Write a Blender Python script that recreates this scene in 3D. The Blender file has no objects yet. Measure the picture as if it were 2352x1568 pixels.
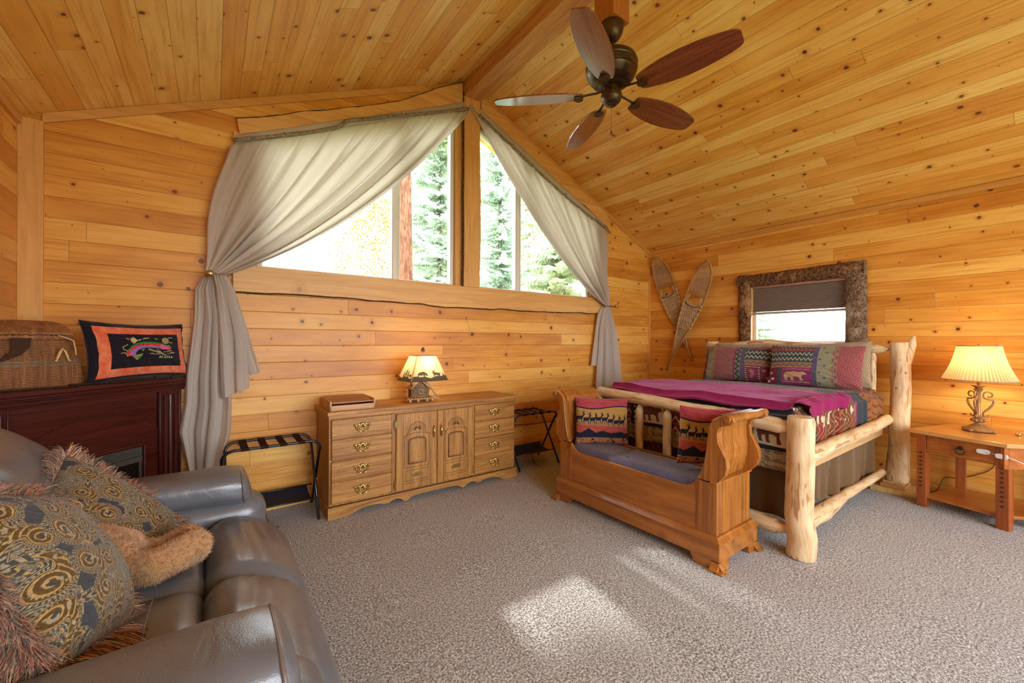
import bpy, bmesh, math, random
import numpy as np
from mathutils import Vector, Matrix, Euler
random.seed(7); np.random.seed(7)
PI = math.pi
SC = bpy.context.scene
COL = SC.collection
# ---------------------------------------------------------------- room numbers (metres)
XL, XR, YB, YF = -0.945, 5.287, 3.755, -2.6
ZE, SL, XC = 2.69, 0.44, 2.171          # eave height, roof slope, ridge x
ZR = ZE + SL * (XR - XL) / 2
def zroof(x): return ZR - SL * abs(x - XC)

# ---------------------------------------------------------------- node helper
class NT:
    def __init__(s, name, rough=.5, spec=.5, metal=0.0, **kw):
        s.m = bpy.data.materials.new(name); s.m.use_nodes = True
        s.t = s.m.node_tree; s.b = s.t.nodes['Principled BSDF']
        s.set('Roughness', rough); s.set('Specular IOR Level', spec); s.set('Metallic', metal)
        for k, v in kw.items(): s.set(k.replace('_', ' '), v)
    def set(s, k, v):
        if hasattr(v, 'is_output'): s.t.links.new(v, s.b.inputs[k])
        else: s.b.inputs[k].default_value = (tuple(v) + (1,)) if isinstance(v, (tuple, list)) and len(v) == 3 and s.b.inputs[k].type == 'RGBA' else v
    def n(s, kind, props=None, out=0, **ins):
        nd = s.t.nodes.new(kind)
        for k, v in (props or {}).items(): setattr(nd, k, v)
        for k, v in ins.items():
            key = int(k[1:]) if k[0] == 'i' and k[1:].isdigit() else k.replace('_', ' ')
            sock = nd.inputs[key]
            if hasattr(v, 'is_output'): s.t.links.new(v, sock)
            else:
                if sock.type == 'RGBA' and len(v) == 3: v = tuple(v) + (1,)
                sock.default_value = v
        return nd.outputs[out]
    def M(s, op, a, b=0.0, c=0.0, clamp=False):
        return s.n('ShaderNodeMath', {'operation': op, 'use_clamp': clamp}, i0=a, i1=b, i2=c)
    def V(s, op, a, b=(0, 0, 0)):
        return s.n('ShaderNodeVectorMath', {'operation': op}, i0=a, i1=b)
    def mix(s, f, a, b, mode='MIX'):
        nd = s.t.nodes.new('ShaderNodeMix'); nd.data_type = 'RGBA'; nd.blend_type = mode
        for i, v in ((0, f), (6, a), (7, b)):
            if hasattr(v, 'is_output'): s.t.links.new(v, nd.inputs[i])
            else: nd.inputs[i].default_value = tuple(v) + (1,) if isinstance(v, (tuple, list)) and len(v) == 3 else v
        return nd.outputs[2]
    def ramp(s, f, pts, interp='LINEAR'):
        nd = s.t.nodes.new('ShaderNodeValToRGB'); cr = nd.color_ramp; cr.interpolation = interp
        while len(cr.elements) < len(pts): cr.elements.new(.5)
        for e, (p, c) in zip(cr.elements, pts):
            e.position = p; e.color = (c, c, c, 1) if isinstance(c, (int, float)) else tuple(c) + (1,)
        s.t.links.new(f, nd.inputs[0]); return nd.outputs[0]
    def obj(s): return s.n('ShaderNodeTexCoord', out=3)
    def uv(s): return s.n('ShaderNodeTexCoord', out=2)
    def sep(s, v):
        nd = s.t.nodes.new('ShaderNodeSeparateXYZ'); s.t.links.new(v, nd.inputs[0]); return nd.outputs[:]
    def comb(s, x=0.0, y=0.0, z=0.0): return s.n('ShaderNodeCombineXYZ', i0=x, i1=y, i2=z)
    def noise(s, vec, scale=5., detail=3., rough=.5, dist=0., out=0):
        return s.n('ShaderNodeTexNoise', Vector=vec, Scale=scale, Detail=detail, Roughness=rough, Distortion=dist, out=out)
    def bump(s, h, strength=.3, dist=.01, normal=None):
        kw = dict(Height=h, Strength=strength, Distance=dist)
        if normal is not None: kw['Normal'] = normal
        o = s.n('ShaderNodeBump', **kw); s.set('Normal', o); return o

def srgb(r, g, b):
    f = lambda c: (c / 255) / 12.92 if c / 255 <= .04045 else ((c / 255 + .055) / 1.055) ** 2.4
    return (f(r), f(g), f(b))

def plain(name, c, rough=.5, spec=.5, metal=0.0, var=.12, nscale=30., bump=.0, bscale=200., **kw):
    t = NT(name, rough, spec, metal, **kw); v = t.obj()
    nz = t.noise(v, nscale, 3.)
    t.set('Base Color', t.mix(t.M('MULTIPLY', nz, 1.0), tuple(x * (1 - var) for x in c), tuple(min(1, x * (1 + var)) for x in c)))
    if bump: t.bump(t.noise(v, bscale, 2.), bump, .002)
    return t.m

def planks(name, ua, va, w=.138, L=2.6, voff=0., tones=None, sat=1., dark=1.):
    """knotty tongue-and-groove boards; ua/va = axis index of board length / board width in world space; va may be 'slope'"""
    t = NT(name, .36, .45)
    P = t.sep(t.n('ShaderNodeNewGeometry', out=0))
    u = P[ua]
    if va == 'slope': v = t.M('MULTIPLY', t.M('SUBTRACT', P[0], XC), math.sqrt(1 + SL * SL))
    else: v = P[va]
    v = t.M('ADD', v, voff + 50 * w)
    q = t.M('DIVIDE', v, w); row = t.M('FLOOR', q); fr = t.M('FRACT', q)
    r1 = t.n('ShaderNodeTexWhiteNoise', {'noise_dimensions': '1D'}, W=row)
    uo = t.M('ADD', t.M('DIVIDE', u, L), t.M('MULTIPLY', r1, 7.)); cl = t.M('FLOOR', uo); fu = t.M('FRACT', uo)
    idv = t.comb(row, cl)
    wn = t.t.nodes.new('ShaderNodeTexWhiteNoise'); wn.noise_dimensions = '2D'; t.t.links.new(idv, wn.inputs[0])
    rv, rc = wn.outputs[0], t.sep(wn.outputs[1])
    ul = t.M('ADD', u, t.M('MULTIPLY', rv, 37.)); vl = t.M('ADD', t.M('MULTIPLY', fr, w), t.M('MULTIPLY', rc[0], 9.))
    gv = t.comb(ul, vl)
    # knots
    vs = t.t.nodes.new('ShaderNodeTexVoronoi'); vs.voronoi_dimensions = '2D'; vs.inputs['Scale'].default_value = 6.5
    kv = t.n('ShaderNodeVectorMath', {'operation': 'ADD'}, i0=gv, i1=t.V('MULTIPLY', t.noise(gv, 25., 2., out=1), (.012, .012, 0)))
    t.t.links.new(kv, vs.inputs['Vector'])
    kd, kc = vs.outputs[0], t.sep(vs.outputs[1])
    on = t.M('GREATER_THAN', kc[0], .45)
    rad = t.M('ADD', .014, t.M('MULTIPLY', t.M('POWER', kc[1], 2.6), .11))
    kn = t.M('DIVIDE', kd, rad)
    core = t.M('MULTIPLY', t.M('MULTIPLY', t.M('SUBTRACT', 1.15, kn, clamp=True), 3., clamp=True), on, clamp=True)
    halo = t.M('MULTIPLY', t.M('SUBTRACT', 1., t.M('DIVIDE', kn, 3.2), clamp=True), on)
    # grain, bent round the knots
    gx = t.M('MULTIPLY', ul, 1.1); gy = t.M('ADD', t.M('MULTIPLY', vl, 26.), t.M('MULTIPLY', halo, .9))
    g1 = t.noise(t.comb(gx, gy, t.M('MULTIPLY', rc[1], 5.)), 1.6, 4., .55, .7)
    g2 = t.noise(t.comb(t.M('MULTIPLY', ul, 5.), t.M('MULTIPLY', vl, 240.)), 1.5, 2.)
    blot = t.noise(t.comb(t.M('MULTIPLY', ul, 1.3), t.M('MULTIPLY', vl, 5.)), 1.5, 2.)
    T = tones or [(.58, .215, .024), (.78, .36, .058), (.90, .52, .125)]
    T = [tuple(dark * c for c in x) for x in T]
    base = t.ramp(t.M('ADD', t.M('MULTIPLY', rv, .80), t.M('MULTIPLY', t.M('SUBTRACT', blot, .36), 1.1), clamp=True), [(0., T[0]), (.5, T[1]), (1., T[2])])
    gr = t.ramp(g1, [(.32, (.80, .66, .48)), (.5, (.97, .95, .92)), (.68, (1., 1., 1.))])
    c = t.mix(.92, base, gr, 'MULTIPLY')
    c = t.mix(t.M('MULTIPLY', t.M('SUBTRACT', g2, .35), .25, clamp=True), c, tuple(x * .8 for x in T[0]))
    c = t.mix(t.M('MULTIPLY', halo, .6), c, (.46, .15, .025))
    c = t.mix(t.M('MULTIPLY', core, .95), c, t.mix(kc[2], (.09, .018, .005), (.24, .06, .012)))
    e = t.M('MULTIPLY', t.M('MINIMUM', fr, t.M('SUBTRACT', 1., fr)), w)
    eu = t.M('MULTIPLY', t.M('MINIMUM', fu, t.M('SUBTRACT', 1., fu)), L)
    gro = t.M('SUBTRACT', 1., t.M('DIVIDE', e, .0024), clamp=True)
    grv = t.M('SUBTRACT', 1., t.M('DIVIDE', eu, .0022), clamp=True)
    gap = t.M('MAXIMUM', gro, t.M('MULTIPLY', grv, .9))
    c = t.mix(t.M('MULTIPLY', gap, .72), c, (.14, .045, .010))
    t.set('Base Color', c)
    t.set('Roughness', t.M('ADD', .30, t.M('MULTIPLY', g1, .22)))
    h = t.M('SUBTRACT', t.M('MULTIPLY', t.M('MINIMUM', t.M('DIVIDE', e, .0045), 1.), 1.), t.M('MULTIPLY', grv, .8))
    b1 = t.n('ShaderNodeBump', Height=h, Strength=.7, Distance=.002)
    t.set('Normal', t.n('ShaderNodeBump', Height=g2, Strength=.12, Distance=.001, Normal=b1))
    return t.m

def wood(name, lo, hi, ax=0, rough=.38, knots=True, fine=1., rings=1., line=None, ks=3.2, coat=0., kcol=(.12, .03, .008)):
    """solid timber with the grain along local axis ax"""
    t = NT(name, rough, .45)
    if coat: t.set('Coat Weight', coat); t.set('Coat Roughness', .12)
    oi = t.n('ShaderNodeObjectInfo', out=5)
    v = t.V('ADD', t.obj(), t.comb(oi, oi, oi))
    P = t.sep(v); s = [22. * rings] * 3; s[ax] = 1.3
    gx = t.comb(*[t.M('MULTIPLY', P[i], s[i]) for i in range(3)])
    kn = None
    if knots:
        vs = t.t.nodes.new('ShaderNodeTexVoronoi'); vs.inputs['Scale'].default_value = ks
        t.t.links.new(v, vs.inputs['Vector']); kc = t.sep(vs.outputs[1])
        kn = t.M('DIVIDE', vs.outputs[0], t.M('ADD', .03, t.M('MULTIPLY', kc[1], .05)))
        on = t.M('GREATER_THAN', kc[0], .45)
        halo = t.M('MULTIPLY', t.M('SUBTRACT', 1., t.M('DIVIDE', kn, 3.), clamp=True), on)
        core = t.M('MULTIPLY', t.M('SUBTRACT', 1.2, kn, clamp=True), on, clamp=True)
        gx = t.V('ADD', gx, t.comb(halo, halo, halo))
    g1 = t.noise(gx, 1., 5., .6, .9)
    s2 = [s_ * 9. * fine for s_ in s]; s2[ax] = 6.
    g2 = t.noise(t.comb(*[t.M('MULTIPLY', P[i], s2[i]) for i in range(3)]), 1., 2.)
    mid = tuple((a + b) / 2 for a, b in zip(lo, hi))
    c = t.ramp(g1, [(.28, lo), (.48, mid), (.70, hi)])
    if line:
        w = t.M('ABSOLUTE', t.M('SUBTRACT', t.M('FRACT', t.M('MULTIPLY', g1, 9.)), .5))
        c = t.mix(t.M('MULTIPLY', t.M('SUBTRACT', 1., t.M('DIVIDE', w, .16), clamp=True), .65), c, line)
    c = t.mix(t.M('MULTIPLY', t.M('SUBTRACT', g2, .4), .7, clamp=True), c, lo)
    if knots:
        c = t.mix(t.M('MULTIPLY', halo, .45), c, lo); c = t.mix(t.M('MULTIPLY', core, .85), c, kcol)
    t.set('Base Color', c)
    t.bump(g2, .15, .0015)
    return t.m

def attr_mat(name, rough=.85, spec=.2, weave=900., wb=.35, sheen=.15, attr='Col', **kw):
    """printed or woven cloth: colours stored per point, woven relief from nodes"""
    t = NT(name, rough, spec, **kw); t.set('Sheen Weight', sheen)
    c = t.n('ShaderNodeAttribute', {'attribute_name': attr})
    v = t.obj(); nz = t.noise(v, weave, 2.)
    t.set('Base Color', t.mix(t.M('MULTIPLY', nz, .35), c, t.mix(1., c, (.45, .45, .45), 'MULTIPLY')))
    if wb: t.bump(nz, wb, .001)
    return t.m

# ---------------------------------------------------------------- objects
def tag(o, label=None, cat=None, group=None, kind=None):
    for k, v in (('label', label), ('category', cat), ('group', group), ('kind', kind)):
        if v: o[k] = v
    return o
def thing(name, label, cat, loc=(0, 0, 0), rz=0., group=None):
    o = bpy.data.objects.new(name, None); COL.objects.link(o)
    o.empty_display_size = .05; o.location = loc; o.rotation_euler = (0, 0, rz)
    return tag(o, label, cat, group)
def link(name, me, mat, parent=None, label=None):
    o = bpy.data.objects.new(name, me); COL.objects.link(o)
    if mat is not None:
        for mm in (mat if isinstance(mat, (list, tuple)) else [mat]): me.materials.append(mm)
    if parent: o.parent = parent
    if label: o['label'] = label
    return o
def bevel(o, w=.004, seg=2, ang=40):
    m = o.modifiers.new('b', 'BEVEL'); m.width = w; m.segments = seg; m.limit_method = 'ANGLE'; m.angle_limit = math.radians(ang)
    m.harden_normals = False; return o
def subd(o, n=1):
    m = o.modifiers.new('s', 'SUBSURF'); m.levels = n; m.render_levels = n; return o
def copy_tree(o, parent=None, **kw):
    c = o.copy(); COL.objects.link(c)
    if parent: c.parent = parent
    for ch in list(o.children): copy_tree(ch, c)
    for k, v in kw.items(): setattr(c, k, v)
    return c

class MB:
    """collects vertices and faces of one mesh"""
    def __init__(s): s.v = []; s.f = []; s.M = Matrix.Identity(4); s.mi = []; s.cur = 0
    def _add(s, vs, fs):
        k = len(s.v); s.v += [tuple(s.M @ Vector(v)) for v in vs]; s.f += [tuple(k + i for i in f) for f in fs]; s.mi += [s.cur] * len(fs)
        return s
    def box(s, x0, x1, y0, y1, z0, z1):
        vs = [(x, y, z) for z in (z0, z1) for y in (y0, y1) for x in (x0, x1)]
        return s._add(vs, [(0, 2, 3, 1), (4, 5, 7, 6), (0, 1, 5, 4), (2, 6, 7, 3), (0, 4, 6, 2), (1, 3, 7, 5)])
    def prism(s, pts, a0, a1, axis='y'):
        """closed outline (2-D, the two axes other than axis, in xyz order) pushed from a0 to a1"""
        n = len(pts)
        mk = {'x': lambda p, a: (a, p[0], p[1]), 'y': lambda p, a: (p[0], a, p[1]), 'z': lambda p, a: (p[0], p[1], a)}[axis]
        vs = [mk(p, a0) for p in pts] + [mk(p, a1) for p in pts]
        return s._add(vs, [tuple(range(n)), tuple(range(2 * n - 1, n - 1, -1))] + [(i, n + i, n + (i + 1) % n, (i + 1) % n) for i in range(n)])
    def tube(s, pts, r, n=10, cap=True, flat=1.):
        P = [Vector(p) for p in pts]; m = len(P)
        R = r if isinstance(r, (list, tuple)) else [r] * m
        vs = []; up = None
        for i in range(m):
            d = (P[min(i + 1, m - 1)] - P[max(i - 1, 0)]).normalized()
            if up is None: up = Vector((0, 0, 1)) if abs(d.z) < .9 else Vector((1, 0, 0))
            a = d.cross(up).normalized(); b = a.cross(d).normalized(); up = b
            for k in range(n):
                t = 2 * PI * k / n; vs.append(tuple(P[i] + a * math.cos(t) * R[i] + b * math.sin(t) * R[i] * flat))
        fs = [(i * n + k, i * n + (k + 1) % n, (i + 1) * n + (k + 1) % n, (i + 1) * n + k) for i in range(m - 1) for k in range(n)]
        if cap: fs += [tuple(range(n - 1, -1, -1)), tuple(range((m - 1) * n, m * n))]
        return s._add(vs, fs)
    def lathe(s, prof, n=24, c=(0, 0), cap=True):
        vs = [(c[0] + r * math.cos(2 * PI * k / n), c[1] + r * math.sin(2 * PI * k / n), z) for r, z in prof for k in range(n)]
        m = len(prof)
        fs = [(i * n + k, i * n + (k + 1) % n, (i + 1) * n + (k + 1) % n, (i + 1) * n + k) for i in range(m - 1) for k in range(n)]
        if cap: fs += [tuple(range(n - 1, -1, -1)), tuple(range((m - 1) * n, m * n))]
        return s._add(vs, fs)
    def sphere(s, c, r, n=12, sc=(1, 1, 1)):
        m = n // 2; vs = [(c[0], c[1], c[2] + r * sc[2])]
        for i in range(1, m):
            a = PI * i / m
            vs += [(c[0] + r * sc[0] * math.sin(a) * math.cos(2 * PI * k / n), c[1] + r * sc[1] * math.sin(a) * math.sin(2 * PI * k / n), c[2] + r * sc[2] * math.cos(a)) for k in range(n)]
        vs.append((c[0], c[1], c[2] - r * sc[2]))
        fs = [(0, 1 + k, 1 + (k + 1) % n) for k in range(n)]
        fs += [(1 + i * n + k, 1 + (i + 1) * n + k, 1 + (i + 1) * n + (k + 1) % n, 1 + i * n + (k + 1) % n) for i in range(m - 2) for k in range(n)]
        L = len(vs) - 1; b = 1 + (m - 2) * n
        fs += [(b + k, L, b + (k + 1) % n) for k in range(n)]
        return s._add(vs, fs)
    def grid(s, fn, nu, nv, closed_u=False):
        vs = [fn(i / nu, j / nv) for j in range(nv + 1) for i in range(nu + (0 if closed_u else 1))]
        w = nu + (0 if closed_u else 1)
        fs = [(j * w + i, j * w + (i + 1) % w, (j + 1) * w + (i + 1) % w, (j + 1) * w + i) for j in range(nv) for i in range(nu)]
        return s._add(vs, fs)
    def at(s, loc=(0, 0, 0), rot=(0, 0, 0), sc=(1, 1, 1)):
        s.M = Matrix.LocRotScale(Vector(loc), Euler(rot), Vector(sc)); return s
    def build(s, name, mat, parent=None, smooth=False, label=None, bev=0, sub=0, rec=True, seg=2):
        me = bpy.data.meshes.new(name); me.from_pydata(s.v, [], s.f)
        if rec:
            bm = bmesh.new(); bm.from_mesh(me); bmesh.ops.recalc_face_normals(bm, faces=bm.faces); bm.to_mesh(me); bm.free()
        o = link(name, me, mat, parent, label)
        if any(s.mi): me.polygons.foreach_set('material_index', s.mi)
        if smooth:
            me.polygons.foreach_set('use_smooth', [True] * len(me.polygons))
            if smooth != 2:
                try: me.set_sharp_from_angle(angle=math.radians(smooth if smooth > 2 else 45))
                except Exception: pass
        if bev: bevel(o, bev, seg)
        if sub: subd(o, sub)
        me.update(); return o

def np_grid(name, P, mat, parent=None, col=None, close=False, label=None, back=None):
    """P: (nv, nu, 3) array -> smooth grid mesh, col: (nv, nu, 3) linear colours"""
    nv, nu = P.shape[:2]
    idx = np.arange(nv * nu).reshape(nv, nu)
    q = np.stack([idx[:-1, :-1], idx[:-1, 1:], idx[1:, 1:], idx[1:, :-1]], -1).reshape(-1, 4)
    if close: q = np.concatenate([q, np.stack([idx[:-1, -1], idx[:-1, 0], idx[1:, 0], idx[1:, -1]], -1).reshape(-1, 4)])
    V = P.reshape(-1, 3); C = None if col is None else col.reshape(-1, 3)
    if back is not None:
        q2 = q[:, ::-1] + len(V); V = np.concatenate([V, back.reshape(-1, 3)]); q = np.concatenate([q, q2])
        if C is not None: C = np.concatenate([C, C])
        rim = np.concatenate([idx[0, :], idx[1:, -1], idx[-1, -2::-1], idx[-2:0:-1, 0]])
        r2 = np.roll(rim, -1); q = np.concatenate([q, np.stack([rim + nv * nu, r2 + nv * nu, r2, rim], -1)])
    me = bpy.data.meshes.new(name); me.vertices.add(len(V)); me.vertices.foreach_set('co', V.astype(np.float32).ravel())
    me.loops.add(q.size); me.loops.foreach_set('vertex_index', q.astype(np.int32).ravel())
    me.polygons.add(len(q)); me.polygons.foreach_set('loop_start', np.arange(0, q.size, 4, dtype=np.int32)); 
    me.update(calc_edges=True); me.validate()
    me.polygons.foreach_set('use_smooth', np.ones(len(me.polygons), bool))
    if C is not None:
        a = me.color_attributes.new('Col', 'FLOAT_COLOR', 'POINT')
        a.data.foreach_set('color', np.concatenate([C, np.ones((len(C), 1))], 1).astype(np.float32).ravel())
    me.update(); return link(name, me, mat, parent, label)

def sm(pts, k=6):
    P = [Vector(p) for p in pts]; P = [P[0]] + P + [P[-1]]; o = []
    for i in range(1, len(P) - 2):
        a, b, c, d = P[i - 1:i + 3]
        for j in range(k):
            t = j / k; o.append(tuple(.5 * ((2 * b) + (c - a) * t + (2 * a - 5 * b + 4 * c - d) * t * t + (3 * b - a - 3 * c + d) * t ** 3)))
    return o + [tuple(P[-1])]
def in_poly(U, V, pts):
    ins = np.zeros(U.shape, bool); n = len(pts)
    for i in range(n):
        x1, y1 = pts[i]; x2, y2 = pts[(i + 1) % n]
        if y1 == y2: continue
        c = ((y1 > V) != (y2 > V)) & (U < (x2 - x1) * (V - y1) / (y2 - y1) + x1)
        ins ^= c
    return ins
def vnoise(U, V, seed=0, octv=3):
    """cheap smooth value noise on arrays, 0..1"""
    r = np.random.RandomState(seed); T = r.rand(64, 64); out = 0; a = 1.; tot = 0
    for _ in range(octv):
        x = U % 64; y = V % 64; xi = np.floor(x).astype(int); yi = np.floor(y).astype(int); fx = x - xi; fy = y - yi
        fx = fx * fx * (3 - 2 * fx); fy = fy * fy * (3 - 2 * fy)
        g = lambda i, j: T[(yi + j) % 64, (xi + i) % 64]
        out = out + a * ((g(0, 0) * (1 - fx) + g(1, 0) * fx) * (1 - fy) + (g(0, 1) * (1 - fx) + g(1, 1) * fx) * fy)
        tot += a; a *= .5; U = U * 2.03 + 5; V = V * 2.03 + 9
    return out / tot
def vn1(x, y=0., seed=0): return float(vnoise(np.array([x + 11.3]), np.array([y + 7.7]), seed)[0])
# ================================================================ room shell
T_WALL = [(.56, .235, .060), (.70, .335, .100), (.80, .44, .16)]
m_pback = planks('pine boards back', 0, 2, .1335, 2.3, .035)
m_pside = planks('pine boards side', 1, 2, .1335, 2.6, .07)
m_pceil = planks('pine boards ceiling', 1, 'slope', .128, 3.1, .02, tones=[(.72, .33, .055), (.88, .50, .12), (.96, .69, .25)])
m_trim = wood('pine trim x', (.56, .245, .055), (.76, .39, .115), 0, .4, ks=2.)
m_trimy = wood('pine trim y', (.56, .245, .055), (.76, .39, .115), 1, .4, ks=2.)
m_trimz = wood('pine trim z', (.60, .28, .07), (.80, .44, .14), 2, .4, ks=2.)

def carpet_mat():
    t = NT('speckled carpet', .95, .1); t.set('Sheen Weight', .25)
    v = t.obj()
    n1 = t.noise(v, 105., 3., .65); n2 = t.noise(v, 260., 2.); n3 = t.noise(v, 1.6, 3.)
    c = t.ramp(n1, [(.36, (.072, .058, .050)), (.45, (.27, .25, .235)), (.53, (.50, .49, .475)), (.62, (.82, .84, .85))])
    c = t.mix(t.M('MULTIPLY', t.M('SUBTRACT', n2, .52), 1.6, clamp=True), c, (.12, .08, .06))
    c = t.mix(t.M('MULTIPLY', t.M('SUBTRACT', n3, .25), .55, clamp=True), c, (.50, .50, .50))
    t.set('Base Color', c)
    t.bump(t.M('ADD', n1, t.M('MULTIPLY', n2, .5)), .9, .008)
    return t.m
fl = MB(); fl.grid(lambda a, b: (XL - .1 + (XR - XL + .2) * a, YF + (YB - YF + .1) * b, .0025 * math.sin(a * 40) * math.sin(b * 37)), 60, 60)
tag(fl.build('floor', carpet_mat(), smooth=2, rec=False), kind='structure')

# back wall with the two sloping window openings
HX0, HX1, HZ = .28, 4.08, 1.87
def htop(x): return zroof(x) - .34
w = MB()
def cell(pts): w.prism(pts, YB, YB + .16, 'y')
cell([(XL - .15, -.1), (HX0, -.1), (HX0, zroof(HX0)), (XL - .15, zroof(XL - .15))])
cell([(HX0, -.1), (HX1, -.1), (HX1, HZ), (HX0, HZ)])
cell([(HX1, -.1), (XR + .15, -.1), (XR + .15, zroof(XR + .15)), (HX1, zroof(HX1))])
cell([(HX0, htop(HX0)), (2.09, htop(2.09)), (2.09, zroof(2.09)), (HX0, zroof(HX0))])
cell([(2.09, HZ), (2.285, HZ), (2.285, zroof(2.285)), (XC, ZR), (2.09, zroof(2.09))])
cell([(2.285, htop(2.285)), (HX1, htop(HX1)), (HX1, zroof(HX1)), (2.285, zroof(2.285))])
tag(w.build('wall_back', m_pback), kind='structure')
# right wall with the small window
WY0, WY1, WZ0, WZ1 = 1.36, 2.335, 1.31, 2.05
w = MB(); T = .18
for y0, y1, z0, z1 in ((YF, WY0, -.1, ZE + .02), (WY1, YB + .16, -.1, ZE + .02), (WY0, WY1, -.1, WZ0), (WY0, WY1, WZ1, ZE + .02)):
    w.box(XR, XR + T, y0, y1, z0, z1)
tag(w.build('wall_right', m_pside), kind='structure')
w = MB(); w.box(XL - T, XL, YF, YB + .16, -.1, ZE + .02)
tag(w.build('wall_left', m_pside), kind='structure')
# wall behind the camera, with a wide opening added to let in fill daylight
w = MB(); RX0, RX1, RZ0, RZ1 = -.2, 4.6, .5, 2.45
w.prism([(XL, -.1), (RX0, -.1), (RX0, zroof(RX0)), (XL, zroof(XL))], YF - .16, YF)
w.prism([(RX1, -.1), (XR, -.1), (XR, zroof(XR)), (RX1, zroof(RX1))], YF - .16, YF)
w.prism([(RX0, -.1), (RX1, -.1), (RX1, RZ0), (RX0, RZ0)], YF - .16, YF)
w.prism([(RX0, RZ1), (RX1, RZ1), (RX1, zroof(RX1)), (XC, ZR), (RX0, zroof(RX0))], YF - .16, YF)
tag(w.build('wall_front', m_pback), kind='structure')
# ceiling, carried outside as the roof overhang
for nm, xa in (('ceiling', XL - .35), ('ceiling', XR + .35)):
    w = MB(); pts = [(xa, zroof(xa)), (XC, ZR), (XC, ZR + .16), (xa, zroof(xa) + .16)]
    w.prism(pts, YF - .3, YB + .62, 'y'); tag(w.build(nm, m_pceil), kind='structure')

# trims
tr = 0
def trim(mb, m, bev=.002):
    global tr; tr += 1
    return tag(mb.build('trim_%d' % tr, m, bev=bev), kind='structure')
def rake(x0, x1, t0, t1, y0, y1):
    return [(x0, zroof(x0) - t0), (x1, zroof(x1) - t0), (x1, zroof(x1) - t1), (x0, zroof(x0) - t1)]
b = MB(); b.prism(rake(XL + .10, 1.62, .002, .062, 0, 0), YB - .018, YB + .001); trim(b, m_trim)
b = MB(); b.prism(rake(2.35, XR - .005, .002, .06, 0, 0), YB - .018, YB + .001); trim(b, m_trim)
b = MB(); b.box(XL, XL + .105, YB - .02, YB + .001, 0, zroof(XL + .05) - .03); trim(b, m_trimz)
b = MB(); b.box(XR - .022, XR, YB - .022, YB + .001, 0, ZE - .01); trim(b, m_trimz)
b = MB(); b.box(XR - .018, XR + .001, YF, YB - .022, ZE - .055, ZE - .003); trim(b, m_trimy)
b = MB(); b.box(XL - .001, XL + .018, YF, YB - .02, ZE - .055, ZE - .003); trim(b, m_trimy)

# ridge beam
bm_ = MB(); bm_.box(2.085, 2.275, YF, YB - .004, 3.855, 4.07)
ob = bm_.build('ridge_beam', wood('ridge beam timber', (.42, .16, .035), (.74, .40, .13), 1, .5, ks=2.4), bev=.006)
tag(ob, 'long square pine beam running along the ceiling ridge', 'beam')

# live edge slabs round the big window
m_slab = wood('live edge slab x', (.60, .29, .075), (.82, .48, .165), 0, .42, ks=2.6)
m_slabz = wood('live edge slab z', (.60, .29, .075), (.80, .46, .155), 2, .42, ks=2.6)
def barkm(name, a, b_, sc=38., d=.012, c3=None, stretch=(1, 1, 1)):
    t = NT(name, .92, .15); v = t.V('MULTIPLY', t.obj(), stretch)
    n1 = t.noise(v, sc, 5., .62, .6); n0 = t.noise(v, sc * .22, 3.)
    vo = t.n('ShaderNodeTexVoronoi', Vector=v, Scale=sc * 1.1)
    c = t.ramp(n1, [(.34, a), (.52, tuple((x + y) / 2 for x, y in zip(a, b_))), (.66, b_)])
    if c3: c = t.mix(t.M('MULTIPLY', t.M('SUBTRACT', n0, .5), 5., clamp=True), c, c3)
    c = t.mix(t.M('MULTIPLY', t.M('SUBTRACT', .32, vo, clamp=True), 2.2, clamp=True), c, tuple(x * .35 for x in a))
    t.set('Base Color', c); t.bump(t.M('ADD', n1, vo), 1., d); return t.m
m_edge = barkm('bark edge', (.045, .022, .012), (.20, .11, .06), 60., .006)
def wavy(a0, a1, n, base, amp, seed, f=3.):
    return [(a0 + (a1 - a0) * i / n, base(a0 + (a1 - a0) * i / n) + amp * (vn1((a0 + (a1 - a0) * i / n) * f, 0, seed) - .5) * 2 + amp * .35 * (vn1((a0 + (a1 - a0) * i / n) * f * 6, 3, seed) - .5)) for i in range(n + 1)]
def slab(label, pts_sharp, pts_wavy, y0, y1, m, parentname='live_edge_slab', vertical=False):
    """slab with one waney edge (bark strip is a part)"""
    th = thing(parentname, label, 'timber slab')
    poly = pts_sharp + pts_wavy
    b = MB(); b.prism(poly, y0, y1); b.build('board', m, th, bev=.003)
    e = MB(); P = pts_wavy
    e.tube([(p[0], (y0 + y1) / 2, p[1]) for p in P], [.004 + .009 * vn1(i * .7, 1, 5) for i in range(len(P))], 6)
    e.tube([(p[0], y0 + .004, p[1]) for p in P], [.002 + .007 * vn1(i * .9, 2, 6) for i in range(len(P))], 5)
    e.build('bark_edge', m_edge, th, smooth=2); return th
# sill
slab('long pine slab with bark lower edge under the big gable window', [(4.245, 1.912), (.125, 1.912)],
     wavy(.125, 4.245, 70, lambda x: 1.70 + .012 * math.sin(x * 2), .018, 3), YB - .042, YB - .001, m_slab)
TX = [.14, .31, .47, .58, .76, .93, 1.09, 1.21, 1.42, 1.60, 1.85, 2.08]; TZ = [3.005, 3.07, 3.14, 3.20, 3.27, 3.35, 3.42, 3.48, 3.585, 3.71, 3.875, 4.0]
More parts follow.
